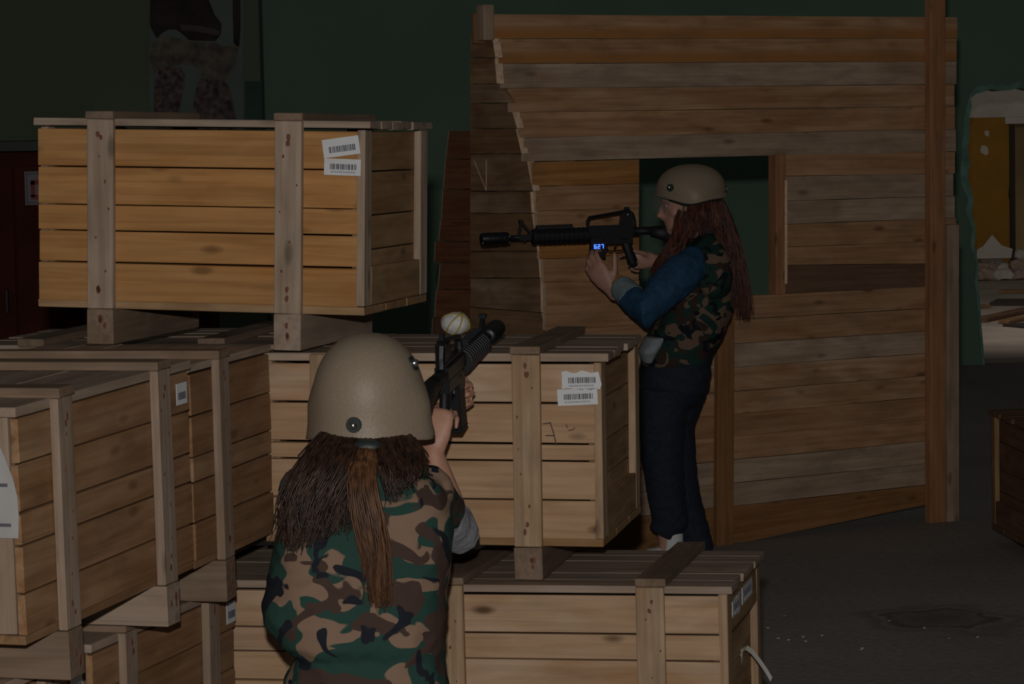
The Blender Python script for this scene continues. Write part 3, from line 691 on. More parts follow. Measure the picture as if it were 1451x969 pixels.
# ------------------------------------------------------------------ ball, litter, back-room scraps
def ball():
    top = MM @ Vector((.36, CD - .035, CH + .0015))
    c = un(645.5, 457, top.y)
    r_ = .041
    e = empty('ball', T(c.x, c.y, top.z), 'small white ball with yellow curved lines lying on the middle crate lid', 'ball')
    bm = bmesh.new(); add_ball(bm, (0, 0, 0), (r_, r_, r_ * .78), 24)
    for v in bm.verts: v.co += v.co.normalized() * mnoise.noise(v.co * 45) * .0022
    ball_mat = simple('white_ball', (0.60, 0.60, 0.58), 0.6, noise=0.15, nscale=60)
    yel = simple('yellow_line', (0.42, 0.32, 0.06), 0.6)
    link('shell', bm_mesh(bm, True), ball_mat, e, local=T(0, 0, r_ * .76))
    bm = bmesh.new()
    for (ax, ph, rad) in (((.3, .8, .5), 0, 1.0), ((-.8, .3, .5), 1, 1.0), ((.9, .35, -.3), 2, .98)):
        ax = Vector(ax).normalized(); u = ax.orthogonal().normalized(); v_ = ax.cross(u)
        pts = [(u * math.cos(t) + v_ * math.sin(t)) * .0405 for t in [k * 2 * math.pi / 24 for k in range(25)]]
        pts = [Vector((p.x * 1.03, p.y * 1.03, p.z * .80)) for p in pts]
        add_tube(bm, pts, [.0024] * 25, 5, cap=False)
    link('yellow_line', bm_mesh(bm, True), yel, e, local=T(0, 0, r_ * .76))
ball()
bm = bmesh.new()
for (px, py) in ((1112, 873), (1103, 905), (1118, 907), (1138, 903), (1142, 909), (1165, 901), (1222, 919), (1220, 921), (1088, 890), (1260, 880), (1310, 890), (1385, 903), (1345, 905)):
    b = un(px, py, 8); t = HC / (HC - b.z); p = Vector((0, 0, HC)) + (b - Vector((0, 0, HC))) * t
    add_box(bm, (random.uniform(.005, .010), random.uniform(.005, .010), .002), T(p.x, p.y, .002) @ Matrix.Rotation(random.uniform(0, 3), 4, 'Z'), .001)
lit = link('litter', bm_mesh(bm), M_PAPER); tag(lit, 'tiny white paper scraps scattered over the dark concrete floor', 'litter', kind='stuff')
def floor_pt(px, py):
    b = un(px, py, 8); t = HC / (HC - b.z); return Vector((0, 0, HC)) + (b - Vector((0, 0, HC))) * t
def loose(px0, py0, px1, py1, wd, th, mat, label, z=0.0, nm='loose_plank'):
    a, b = floor_pt(px0, py0), floor_pt(px1, py1)
    c = (a + b) / 2; d = b - a
    o = link(nm, box_mesh((d.length, wd, th), .003, .004), mat, None, T(c.x, c.y, z + th / 2 + .001) @ Matrix.Rotation(math.atan2(d.y, d.x), 4, 'Z'))
    return tag(o, label, 'plank')
loose(1407, 431, 1530, 431, .5, .035, M_DARKDIRT, 'thick black board lying flat on the rubble room floor')
loose(1416, 415, 1530, 416, .12, .03, W_BROWN, 'brown beam on the floor just behind the thick black board')
loose(1388, 457, 1480, 437, .14, .04, W_DARK, 'long dark plank lying diagonally in front of the black board')
loose(1422, 459, 1520, 441, .10, .03, W_BROWN, 'thin brown lath slanting over the back room floor, nearest the hall')
loose(1385, 437, 1400, 436, .10, .03, W_BROWN, 'short brown offcut at the left side of the back room floor')
loose(1436, 464, 1530, 458, .3, .02, M_DARKDIRT, 'low dark board near the threshold of the broken doorway')
def rock(px, py, s, mat, sq=.8):
    Y = 30.55 if py < 384 else 30.1
    p = un(px, py, Y)
    bm = bmesh.new(); bmesh.ops.create_icosphere(bm, subdivisions=2, radius=1)
    for v in bm.verts:
        n = 1 + .35 * mnoise.noise(v.co * 1.6 + Vector((px, py, 0)))
        v.co = Vector((max(-.75, min(.75, v.co.x)), max(-.75, min(.75, v.co.y)), max(-.7, min(.7, v.co.z)))) * n * s
        v.co.z *= sq
    zmin = min(v.co.z for v in bm.verts)
    o = link('rubble_chunk', bm_mesh(bm), mat, None, T(p.x, p.y, max(-zmin, p.z)) @ Matrix.Rotation(random.uniform(0, 3), 4, 'Z'))
    tag(o, 'broken plaster lump in the rubble heap beyond the broken doorway', 'rubble', 'rubble heap in the back room')
random.seed(5)
for (x, y, s) in ((1388, 391, .12), (1400, 391, .13), (1412, 391, .11), (1423, 391, .12), (1394, 380, .15), (1407, 379, .15), (1418, 380, .13), (1401, 368, .12), (1412, 368, .11), (1433, 392, .09), (1386, 377, .11), (1444, 389, .11), (1441, 376, .13), (1450, 372, .12), (1446, 360, .10)):
    rock(x, y, s * .85, random.choice((M_RUBBLE, M_WHITEP, M_RUBBLE, M_RUBBLE)))
# a leaning slab of plaster on the heap and the pale pipe in the inner doorway
p = un(1407, 366, 30.3)
o = link('plaster_slab', extrude_poly([(-.18, 0), (.2, 0), (.22, .1), (.1, .14), (0, .26), (-.1, .14), (-.17, .1)], .06), M_WHITEP, None, T(p.x, p.y, p.z) @ Matrix.Rotation(R(-8), 4, 'X'))
tag(o, 'pointed pale plaster slab leaning on top of the rubble heap', 'slab')
bm = bmesh.new(); p = un(1436, 300, 33.5); add_tube(bm, [(p.x, 33.5, 0), (p.x, 33.5, 1.12)], [.022, .022], 10)
tag(link('pipe', bm_mesh(bm, True), M_WHITEP), 'thin pale upright pipe inside the inner doorway', 'pipe')

# ------------------------------------------------------------------ rifles
SEG = {'6': 'afgedc', '2': 'abged', '7': 'abc'}
def rifle(name, muzzle, butt, label, digits=None, roll=0.0, ml=.11):
    """local x runs back from the muzzle, z up"""
    d = (Vector(butt) - Vector(muzzle)).normalized()
    M = frame(muzzle, d) @ Matrix.Rotation(roll, 4, 'X')
    e = empty(name, M, label, 'rifle', 'carbines')
    I = Matrix.Identity(4)
    def part_(nm, build, mat, smooth=False, par=None):
        bm = bmesh.new(); build(bm); return link(nm, bm_mesh(bm, smooth), mat, par or e, local=I)
    X = lambda a, b: [(a, 0, 0), (b, 0, 0)]
    def supp(bm):
        add_tube(bm, [(0, 0, 0), (.004, 0, 0), (.008, 0, 0), (.106, 0, 0), (.112, 0, 0), (.116, 0, 0)], [.019, .022, .0235, .0235, .022, .016], 20, dome=False)
        for k in range(3): add_tube(bm, X(.03 + .03 * k, .036 + .03 * k), [.0245, .0245], 20, dome=False)
    sp = part_('muzzle_device', supp, M_BLACK, True)
    part_('screw', lambda bm: [add_ball(bm, p, .0035, 8) for p in ((.004, .012 - .03, -.016), (.113, -.012, -.018), (.111, -.020, .006))], M_STEEL, True, sp)
    part_('barrel', lambda bm: add_tube(bm, X(.11, .23), [.0095, .0095], 14, dome=False), M_BLACK, True)
    def sight(bm):
        for sgn in (1,):
            add_box(bm, (.008, .010, .058), T(.160, 0, .036) @ Matrix.Rotation(R(12), 4, 'Y'))
            add_box(bm, (.008, .010, .066), T(.188, 0, .034) @ Matrix.Rotation(R(-38), 4, 'Y'))
        add_box(bm, (.05, .022, .022), T(.178, 0, 0)); add_box(bm, (.016, .020, .010), T(.165, 0, .064)); add_box(bm, (.012, .008, .008), T(.178, 0, -.012))
    part_('front_sight', sight, M_BLACK)
    def guard(bm):
        n = 11
        pts, rd = [(.208, 0, 0), (.212, 0, 0)], [.028, .031]
        for k in range(n):
            x = .214 + k * (.22 / n)
            pts += [(x, 0, 0), (x + .012, 0, 0), (x + .013, 0, 0), (x + .019, 0, 0)]; rd += [.032, .032, .0285, .0285]
        add_tube(bm, pts + [(.436, 0, 0)], rd + [.031], 16, dome=False)
        add_box(bm, (.15, .02, .012), T(.30, 0, .034))
        for k in range(12): add_box(bm, (.006, .022, .006), T(.232 + k * .0125, 0, .042))
    part_('handguard', guard, M_BLACK2)
    def recv(bm):
        v = add_box(bm, (.19, .036, .036), T(.528, 0, .010)); add_box(bm, (.145, .034, .034), T(.545, 0, -.022)); add_box(bm, (.06, .03, .05), T(.475, 0, -.035))
        add_box(bm, (.05, .008, .014), T(.53, -.020, .006)); add_box(bm, (.03, .006, .006), T(.58, -.020, -.02)); add_box(bm, (.012, .04, .012), T(.50, 0, -.02))
        bmesh.ops.bevel(bm, geom=bm.edges[:], offset=.003, segments=2, affect='EDGES')
    part_('receiver', recv, M_BLACK)
    def handle(bm):
        add_tube(bm, [(.437, 0, .026), (.437, 0, .055), (.445, 0, .068), (.47, 0, .072), (.56, 0, .084), (.60, 0, .088), (.618, 0, .076), (.628, 0, .05), (.632, 0, .026)], [(.010, .006), (.010, .007), (.011, .007), (.011, .006), (.012, .006), (.013, .010), (.013, .012), (.012, .010), (.012, .007)], 8, side=Vector((0, 1, 0)))
        add_box(bm, (.20, .022, .010), T(.535, 0, .031)); add_box(bm, (.045, .028, .036), T(.597, 0, .066)); add_box(bm, (.02, .012, .016), T(.60, 0, .097))
        add_box(bm, (.06, .018, .022), T(.60, 0, .045) @ Matrix.Rotation(R(20), 4, 'Y'))
    h = part_('carry_handle', handle, M_BLACK)
    part_('screw', lambda bm: add_ball(bm, (.60, -.016, .075), .0045, 8), M_STEEL, True, h)
    def mag(bm):
        add_box(bm, (.062, .026, ml), T(.474, 0, -.045 - ml / 2) @ Matrix.Rotation(R(6), 4, 'Y')); add_box(bm, (.066, .030, .010), T(.472, 0, -.046 - ml) @ Matrix.Rotation(R(6), 4, 'Y'))
        bmesh.ops.bevel(bm, geom=bm.edges[:], offset=.003, segments=1, affect='EDGES')
    part_('magazine', mag, M_BLACK2)
    def grip(bm):
        add_tube(bm, [(.592, 0, -.03), (.603, 0, -.065), (.620, 0, -.115), (.624, 0, -.125)], [(.015, .021), (.014, .019), (.015, .022), (.013, .018)], 12, side=Vector((0, 1, 0)))
    part_('pistol_grip', grip, M_BLACK2, True)
    def tg(bm):
        add_tube(bm, [(.512, 0, -.04), (.515, 0, -.062), (.535, 0, -.068), (.575, 0, -.066), (.592, 0, -.055)], [(.006, .003)] * 5, 8, side=Vector((0, 1, 0)))
        add_tube(bm, [(.553, 0, -.036), (.549, 0, -.05), (.544, 0, -.058)], [.0035] * 3, 6)
    part_('trigger_guard', tg, M_BLACK)
    def stock(bm):
        add_tube(bm, [(.62, 0, .008), (.74, 0, .008)], [.0165, .0165], 12, dome=False)
        add_tube(bm, [(.70, 0, .004), (.76, 0, -.004), (.815, 0, -.022), (.822, 0, -.024)], [(.018, .022), (.018, .032), (.019, .055), (.018, .053)], 12, side=Vector((0, 1, 0)), dome=False)
    part_('stock', stock, M_BLACK2, True)
    if digits:
        box = part_('counter_display', lambda bm: add_box(bm, (.060, .008, .040), T(.474, -.0195, -.048)), simple('display_body', (0.010, 0.012, 0.035), 0.4))
        blue = simple('display_blue', (0.05, 0.12, 0.9), 0.4, emit=(0.10, 0.28, 1.0), estr=1.6)
        bm = bmesh.new(); wd, hg, tk = .0075, .014, .0026
        # seen from the rifle's left side the muzzle is to the left, as x runs back
        for i, ch in enumerate(digits):
            cx, cz = .474 + (i - (len(digits) - 1) / 2) * .0145, -.046
            S = {'a': (0, hg / 2, 1), 'g': (0, 0, 1), 'd': (0, -hg / 2, 1), 'f': (-wd / 2, hg / 4, 0), 'b': (wd / 2, hg / 4, 0), 'e': (-wd / 2, -hg / 4, 0), 'c': (wd / 2, -hg / 4, 0)}
            for s in SEG[ch]:
                dx, dz, hor = S[s]
                add_box(bm, (wd + tk if hor else tk, .001, tk if hor else hg / 2 + tk), T(cx + dx, -.0242, cz + dz))
        link('digit', bm_mesh(bm), blue, box, local=I)
    return e, M

# ------------------------------------------------------------------ people
def hand(bm, wrist, d, n, left, curl=(50, 60, 40), spread=1.0, thumb=(.5, .8, .1), sc=1.0, index=None, tcurl=25):
    """wrist point, finger direction d, back-of-hand normal n; fingers curl away from n"""
    d = Vector(d).normalized(); n = Vector(n); n = (n - d * n.dot(d)).normalized()
    t = d.cross(n) if left else n.cross(d)
    W = Vector(wrist)
    add_tube(bm, [W - d * .03 * sc, W, W + d * .03 * sc, W + d * .065 * sc, W + d * .088 * sc], [(.026 * sc, .020 * sc), (.027 * sc, .019 * sc), (.036 * sc, .0185 * sc), (.041 * sc, .0155 * sc), (.039 * sc, .0125 * sc)], 14, side=t)
    add_tube(bm, [W + t * .014 * sc - n * .006 * sc, W + t * .028 * sc + d * .03 * sc - n * .008 * sc], [.017 * sc, .016 * sc], 10)
    ln = [(.040, .025, .020), (.045, .029, .022), (.042, .026, .021), (.033, .020, .018)]
    for i in range(4):
        o = (0.029 - .0195 * i) * spread * sc
        p = W + d * (.084 - (.0, -.003, .001, .008)[i]) * sc + t * o
        c = curl if not (i == 0 and index) else index
        ang = 0; pts = [p - d * .02 * sc, p]; rd = [.0088 * sc, .0092 * sc]
        for k in range(3):
            ang += R(c[k])
            dd = d * math.cos(ang) - n * math.sin(ang) + t * (o / sc * 1.6)
            p = p + dd.normalized() * ln[i][k] * sc
            pts.append(p.copy()); rd.append((.0086, .0078, .0066)[k] * sc * (0.88 if i == 3 else 1))
        add_tube(bm, pts, rd, 10)
    tv = (d * thumb[0] + t * thumb[1] - n * thumb[2]).normalized()
    p0 = W + t * .022 * sc + d * .018 * sc - n * .006 * sc
    p1 = p0 + tv * .036 * sc; tv2 = (tv + d * math.tan(R(tcurl))).normalized(); p2 = p1 + tv2 * .032 * sc; p3 = p2 + tv2 * .024 * sc
    add_tube(bm, [p0, p1, p2, p3], [.0135 * sc, .0112 * sc, .0098 * sc, .0078 * sc], 10)
def head(bm, M):
    sl = [(-.112, .052, .030, .026), (-.100, .044, .050, .040), (-.075, .028, .068, .054), (-.045, .012, .082, .064), (-.01, .0, .091, .071), (.03, -.005, .096, .075), (.07, -.008, .090, .071), (.10, -.010, .068, .055), (.118, -.010, .032, .028)]
    rings = []
    for z, cx, rx, ry in sl:
        rings.append([bm.verts.new(M @ Vector((cx + rx * math.cos(a), ry * math.sin(a), z))) for a in [2 * math.pi * k / 20 for k in range(20)]])
    for a, b in zip(rings, rings[1:]):
        for k in range(20): bm.faces.new((a[k], a[(k + 1) % 20], b[(k + 1) % 20], b[k]))
    bm.faces.new(rings[0][::-1]); bm.faces.new(rings[-1])
    P = lambda *v: M @ Vector(v)
    add_tube(bm, [P(.080, 0, .022), P(.096, 0, .0), P(.110, 0, -.024), P(.098, 0, -.034)], [.008, .009, .0125, .011], 10)
    for s in (-1, 1):
        add_ball(bm, P(.096, s * .011, -.030), .0085, 8)
        add_ball(bm, P(-.004, s * .074, -.008), (.022, .010, .032), 10, M.to_3x3())
        add_tube(bm, [P(.082, s * .012, .030), P(.080, s * .035, .032), P(.066, s * .055, .026)], [.008, .008, .006], 8)
        add_ball(bm, P(.052, s * .044, -.022), .022, 10)
    add_tube(bm, [P(.076, -.022, -.058), P(.090, 0, -.053), P(.076, .022, -.058)], [.006, .009, .006], 8)
    add_tube(bm, [P(.074, -.018, -.068), P(.087, 0, -.067), P(.074, .018, -.068)], [.006, .009, .006], 8)
    add_ball(bm, P(.064, 0, -.100), .021, 10)
def face_parts(parent, M):
    for s in (-1, 1):
        bm = bmesh.new(); add_ball(bm, M @ Vector((.0735, s * .032, .008)), .0112, 12); o = link('eye', bm_mesh(bm, True), M_EYE, parent)
        bm = bmesh.new(); add_ball(bm, M @ Vector((.0812, s * .032, .006)), .0052, 10); link('iris', bm_mesh(bm, True), M_IRIS, o)
    bm = bmesh.new(); P = lambda *v: M @ Vector(v)
    add_tube(bm, [P(.0795, -.021, -.0605), P(.0915, 0, -.055), P(.0795, .021, -.0605)], [.004, .0066, .004], 8)
    add_tube(bm, [P(.0780, -.018, -.0665), P(.0895, 0, -.0675), P(.0780, .018, -.0665)], [.004, .0066, .004], 8)
    link('lips', bm_mesh(bm, True), M_LIP, parent)
def helmet(parent, M, rx, ry, dome, edge, bolts, visor=False, flare=.008, bs=1.0):
    """shell around local origin (head centre); +x is forward; edge(a) gives the rim height at azimuth a"""
    bm = bmesh.new(); na, nt = 56, 22; rings = []
    top = bm.verts.new(M @ Vector((0, 0, dome)))
    def pt(a, t):
        e = edge(a); ear = math.exp(-((abs(math.atan2(math.sin(a), math.cos(a))) - 1.62) / .42) ** 2)
        if t < .62:
            th = t / .62 * math.pi / 2; k = math.sin(th) ** .86; z = dome * math.cos(th); f = 1.0
        else:
            u = (t - .62) / .38; k = 1.0; z = e * u; f = 1 + flare / rx * u ** 3
        low = max(0, min(1, (.055 - z) / .075)); low = low * low * (3 - 2 * low)
        b = .016 * ear * low
        return Vector(((rx * k * f) * math.cos(a), (ry * k * f + b) * math.sin(a), z))
    for i in range(1, nt + 1):
        rings.append([bm.verts.new(M @ pt(2 * math.pi * j / na, i / nt)) for j in range(na)])
    for j in range(na): bm.faces.new((top, rings[0][j], rings[0][(j + 1) % na]))
    for a, b in zip(rings, rings[1:]):
        for j in range(na): bm.faces.new((a[j], b[j], b[(j + 1) % na], a[(j + 1) % na]))
    o = link('helmet', bm_mesh(bm, True), M_HELMET, parent)
    md = o.modifiers.new('thickness', 'SOLIDIFY'); md.thickness = .008; md.offset = -1
    for (a, z) in bolts:
        f = 1 + flare / rx * max(0, min(1, z / min(edge(a), -1e-3))) ** 3 if z < 0 else math.sqrt(max(0, 1 - (z / dome) ** 2)) + .01
        nrm = Vector((math.cos(a) / rx, math.sin(a) / ry, .0 if z < 0 else z / dome ** 2)).normalized()
        c = Vector((rx * f * math.cos(a), ry * f * math.sin(a), z))
        bm = bmesh.new(); add_tube(bm, [M @ (c - nrm * .004), M @ (c + nrm * .0045)], [.0135 * bs, .0125 * bs], 18, dome=False)
        link('bolt_washer', bm_mesh(bm), M_RUBBER, o)
        bm = bmesh.new(); add_tube(bm, [M @ (c + nrm * .003), M @ (c + nrm * .0075)], [.0078 * bs, .0062 * bs], 14)
        link('bolt', bm_mesh(bm, True), M_STEEL, o)
    # padded liner seen under the rim
    bm = bmesh.new(); rg = []
    for (s, zz) in ((.90, .02), (.92, -.012), (.86, -.022)):
        rg.append([bm.verts.new(M @ Vector((rx * s * math.cos(a), ry * s * math.sin(a), edge(a) * .9 + zz))) for a in [2 * math.pi * j / 40 for j in range(40)]])
    for a, b in zip(rg, rg[1:]):
        for j in range(40): bm.faces.new((a[j], b[j], b[(j + 1) % 40], a[(j + 1) % 40]))
    link('liner', bm_mesh(bm, True), M_RUBBER, o)
    if visor:
        bm = bmesh.new(); rows = []
        for k in range(6):
            t = k / 5
            rows.append([bm.verts.new(M @ Vector(((rx + .016 + .012 * t) * math.cos(a), (ry + .008) * math.sin(a), edge(0) + .006 - .078 * t * (1 - .25 * (a / 1.0) ** 2)))) for a in [-.85 + 1.7 * j / 18 for j in range(19)]])
        for a, b in zip(rows, rows[1:]):
            for j in range(18): bm.faces.new((a[j], b[j], b[j + 1], a[j + 1]))
        v = link('visor', bm_mesh(bm, True), M_VISOR, o); md = v.modifiers.new('thickness', 'SOLIDIFY'); md.thickness = .0012
    return o
def cat(p, t):
    """Catmull-Rom through p at t in 0..1"""
    n = len(p) - 1; x = min(t * n, n - 1e-6); i = int(x); u = x - i
    a, b, c, d = p[max(i - 1, 0)], p[i], p[i + 1], p[min(i + 2, n)]
    return .5 * ((2 * b) + (c - a) * u + (2 * a - 5 * b + 4 * c - d) * u * u + (3 * b - a - 3 * c + d) * u ** 3)
def strands(guides, count, rad, jit=.006, wav=.004, seed=1, dep=.012, endcut=.12):
    rnd = random.Random(seed); bm = bmesh.new(); g = len(guides)
    for s in range(count):
        u = rnd.uniform(0, g - 1 - 1e-6); i = int(u); f = u - i
        off = Vector((rnd.gauss(0, jit), rnd.gauss(0, dep), rnd.gauss(0, jit * .5))); ph = rnd.uniform(0, 6.3); end = 1 - rnd.uniform(0, endcut)
        pts, rd = [], []
        for k in range(10):
            t = k / 9 * end
            p = cat(guides[i], t).lerp(cat(guides[i + 1], t), f) + off * (.25 + t)
            p = p + Vector((math.sin(ph + t * 9) * wav * t, math.cos(ph * 1.7 + t * 7) * wav * t, 0))
            pts.append(p); rd.append(rad * (1 - .75 * t ** 2) * (1 if k else .8))
        add_tube(bm, pts, rd, 4, cap=False)
    return bm_mesh(bm, True)
def loft_slices(bm, sl, seg=28, power=2.4):
    """sl: (centre Vector, half width along ax, half depth along ay, ax, ay)"""
    rings = []
    for c, a, b, ax, ay in sl:
        ring_ = []
        for k in range(seg):
            t = 2 * math.pi * k / seg; cc, ss = math.cos(t), math.sin(t)
            u = math.copysign(abs(cc) ** (2 / power), cc) * a; v = math.copysign(abs(ss) ** (2 / power), ss) * b
            ring_.append(bm.verts.new(c + ax * u + ay * v))
        rings.append(ring_)
    for a, b in zip(rings, rings[1:]):
        for k in range(seg): bm.faces.new((a[k], a[(k + 1) % seg], b[(k + 1) % seg], b[k]))
    bm.faces.new(rings[0][::-1]); bm.faces.new(rings[-1])
def shoe(bm_up, bm_sole, ankle, fwd, L=.25):
    f = Vector((fwd[0], fwd[1], 0)).normalized(); s = Vector((-f.y, f.x, 0)); a = Vector((ankle[0], ankle[1], 0)); Z = Vector((0, 0, 1))
    P = lambda x, y, z: a + f * x + s * y + Z * z
    add_tube(bm_up, [P(-.030, 0, .165), P(-.033, 0, .08), P(-.02, 0, .055)], [.046, .044, .044], 14)
    add_tube(bm_up, [P(-.055, 0, .04), P(0, 0, .052), P(.06, 0, .048), P(.12, 0, .036), P(.16, 0, .028)], [(.034, .034), (.038, .042), (.043, .038), (.044, .028), (.034, .020)], 14, side=s)
    add_tube(bm_sole, [P(-.072, 0, .013), P(-.03, 0, .013), P(.05, 0, .013), P(.12, 0, .013), P(.178, 0, .014)], [(.030, .012), (.038, .012), (.042, .012), (.047, .012), (.030, .011)], 14, side=s)

def person_kneeling():
    Y0 = 6.3
    root = empty('person', T(un(522, 900, Y0).x, Y0, 0), 'kneeling person seen from behind in camouflage vest and tan helmet, aiming a carbine', 'person')
    hc = un(523, 574, 6.34)
    look = Vector((.22, .97, .0)).normalized()
    MH = frame(hc, look + Vector((0, 0, .10))) 
    neck = un(524, 655, 6.33)
    sL, sR = un(436, 700, 6.34), un(603, 700, 6.36)
    eR, wR = un(647, 752, 6.58), un(613, 640, 6.625)
    eL, wL = un(500, 735, 6.62), un(614, 580, 6.91)
    pel = un(528, 985, 6.27)
    # body: one skin
    bm = bmesh.new()
    head(bm, MH)
    add_tube(bm, [hc + Vector((0, -.02, -.05)), neck, neck + Vector((0, -.01, -.06))], [.055, .055, .065], 14)
    X = Vector((1, 0, 0)); Yv = Vector((0, 1, 0))
    up = lambda y: un(522, y, Y0)
    loft_slices(bm, [(pel + Vector((0, 0, -.05)), .13, .10, X, Yv), (pel + Vector((0, 0, .06)), .145, .10, X, Yv), (un(526, 900, 6.27), .115, .085, X, Yv), (un(524, 800, 6.29), .125, .09, X, Yv), (un(522, 720, 6.32), .135, .09, X, Yv), (un(522, 690, 6.33), .11, .07, X, Yv), (neck, .06, .05, X, Yv)])
    add_tube(bm, [sL, (sL + eL) / 2, eL], [.050, .044, .036], 12); add_tube(bm, [eL, (eL + wL) / 2, wL], [.038, .034, .024], 12)
    add_tube(bm, [sR, (sR + eR) / 2, eR], [.050, .044, .036], 12); add_tube(bm, [eR, eR.lerp(wR, .35), wR], [.037, .039, .0255], 12)
    hand(bm, wR, (.14, .22, .96), (-.30, -.93, .2), False, (58, 75, 45), thumb=(.75, .3, .7), index=(22, 30, 20), sc=1.1)
    hand(bm, wL, (.86, -.10, .42), (-.25, .90, -.30), True, (45, 65, 45), thumb=(.5, .8, .1))
    # legs: right knee on the floor, left foot forward
    hR, hL = pel + Vector((.09, 0, -.02)), pel + Vector((-.09, .02, -.02))
    kR = Vector((hR.x + .03, 6.40, .075)); aR = Vector((hR.x + .02, 6.00, .08)); tR = Vector((hR.x + .02, 5.92, .04))
    kL = Vector((hL.x - .05, 6.68, .50)); aL = Vector((hL.x - .05, 6.72, .09))
    add_tube(bm, [hR, hR.lerp(kR, .5), kR], [.075, .065, .05], 12); add_tube(bm, [kR, kR.lerp(aR, .35), aR, tR], [.05, .05, .034, .03], 12)
    add_tube(bm, [hL, hL.lerp(kL, .5), kL], [.075, .065, .05], 12); add_tube(bm, [kL, kL.lerp(aL, .35), aL], [.05, .05, .034], 12)
    body = link('body', remesh(bm, .0055, 3), M_SKIN, root)
    face_parts(root, MH)
    # trousers and shoes
    bm = bmesh.new()
    loft_slices(bm, [(pel + Vector((0, 0, -.08)), .14, .12, X, Yv), (pel + Vector((0, 0, .0)), .165, .12, X, Yv), (pel + Vector((0, 0, .07)), .155, .11, X, Yv)])
    add_tube(bm, [hR, hR.lerp(kR, .5), kR], [.093, .082, .066], 14); add_tube(bm, [kR, kR.lerp(aR, .35), aR], [.064, .064, .05], 14)
    add_tube(bm, [hL, hL.lerp(kL, .5), kL], [.093, .082, .066], 14); add_tube(bm, [kL, kL.lerp(aL, .35), aL + Vector((0, 0, .02))], [.064, .064, .05], 14)
    link('trousers', remesh(bm, .010, 4, .003, 16), M_JEANS, root)
    b1, b2 = bmesh.new(), bmesh.new(); shoe(b1, b2, aL, (0, 1)); s = link('shoe', remesh(b1, .006, 3), M_SHOE, root); link('sole', bm_mesh(b2, True), M_SOLE, s)
    b1, b2 = bmesh.new(), bmesh.new()
    Mt = T(aR.x, aR.y - .02, .085) @ Matrix.Rotation(R(-68), 4, 'X')
    shoe(b1, b2, (0, 0), (0, 1))
    for b in (b1, b2):
        for v in b.verts: v.co = T(aR.x, 5.955, .16) @ Matrix.Rotation(R(-115), 4, 'X') @ v.co
        zm = min(v.co.z for v in b.verts)
    zm = min(v.co.z for b in (b1, b2) for v in b.verts)
    for b in (b1, b2):
        for v in b.verts: v.co.z += .002 - zm
    s = link('shoe', remesh(b1, .006, 3), M_SHOE, root); link('sole', bm_mesh(b2, True), M_SOLE, s)
    # camouflage vest
    def sl(y, xl, xr_, dep, Y):
        a, b = un(xl, y, Y), un(xr_, y, Y); return ((a + b) / 2, (b.x - a.x) / 2, dep, X, Yv)
    bm = bmesh.new()
    loft_slices(bm, [sl(996, 402, 640, .135, 6.27), sl(960, 404, 634, .135, 6.27), sl(938, 416, 630, .125, 6.27), sl(926, 422, 629, .12, 6.27), sl(908, 396, 630, .135, 6.27), sl(880, 376, 632, .145, 6.28), sl(850, 373, 634, .145, 6.29), sl(800, 384, 638, .14, 6.30), sl(750, 392, 641, .135, 6.31), sl(712, 400, 636, .125, 6.32), sl(685, 420, 622, .105, 6.33), sl(666, 455, 592, .085, 6.33), sl(650, 478, 574, .07, 6.33)], 36, 2.5)
    add_tube(bm, [sR + Vector((-.05, 0, 0)), sR, sR.lerp(eR, .45)], [.075, .072, .060], 14)
    add_tube(bm, [sL + Vector((.05, 0, 0)), sL, sL.lerp(eL, .4)], [.075, .072, .060], 14)
    link('camouflage_vest', remesh(bm, .007, 6, .0065, 8.5, 3.1, (1, 1, 1.5)), M_CAMO1, root)
    # grey sleeves pushed up over the elbows
    bm = bmesh.new(); add_tube(bm, [sR.lerp(eR, .30), sR.lerp(eR, .7), eR + Vector((.004, 0, -.006)), eR.lerp(wR, .16)], [.050, .052, .052, .047], 16)
    link('sleeve', remesh(bm, .005, 4, .003, 30, 1.0, (1, 1, .6)), M_GREYKNIT, root)
    bm = bmesh.new(); add_tube(bm, [sL.lerp(eL, .35), sL.lerp(eL, .7), eL, eL.lerp(wL, .16)], [.054, .052, .050, .046], 16)
    link('sleeve', remesh(bm, .005, 4, .003, 30, 1.0), M_GREYKNIT, root)
    # helmet
    MHe = frame(hc + Vector((0, 0, .014)), look + Vector((0, 0, .06)))
    rear = lambda a: -.078 + .045 * max(0, math.cos(a)) ** .7 - .012 * math.exp(-((abs(math.atan2(math.sin(a), math.cos(a))) - 1.6) / .45) ** 2)
    helmet(root, MHe, .142, .129, .153, rear, [(math.pi + .02, -.036), (-1.62, .083), (.95, .03)], bs=1.4)
    # hair: loose mass over the left shoulder, ponytail down the back
    g = lambda *p: [un(x, y, Y) for x, y, Y in p]
    mass = [g((460, 612, 6.25), (432, 648, 6.22), (410, 690, 6.19), (402, 730, 6.19), (398, 770, 6.20)),
            g((466, 616, 6.23), (444, 652, 6.18), (424, 695, 6.16), (414, 735, 6.155), (410, 780, 6.16)),
            g((486, 620, 6.21), (470, 652, 6.165), (446, 698, 6.145), (434, 742, 6.14), (430, 780, 6.14)),
            g((506, 622, 6.20), (494, 655, 6.155), (474, 700, 6.14), (462, 738, 6.135), (458, 770, 6.135)),
            g((526, 622, 6.20), (522, 650, 6.165), (510, 690, 6.14), (500, 720, 6.135), (494, 745, 6.135))]
    link('hair', strands(mass, 1500, .0024, .009, .010, 4, .014, .8), M_HAIR1, root)
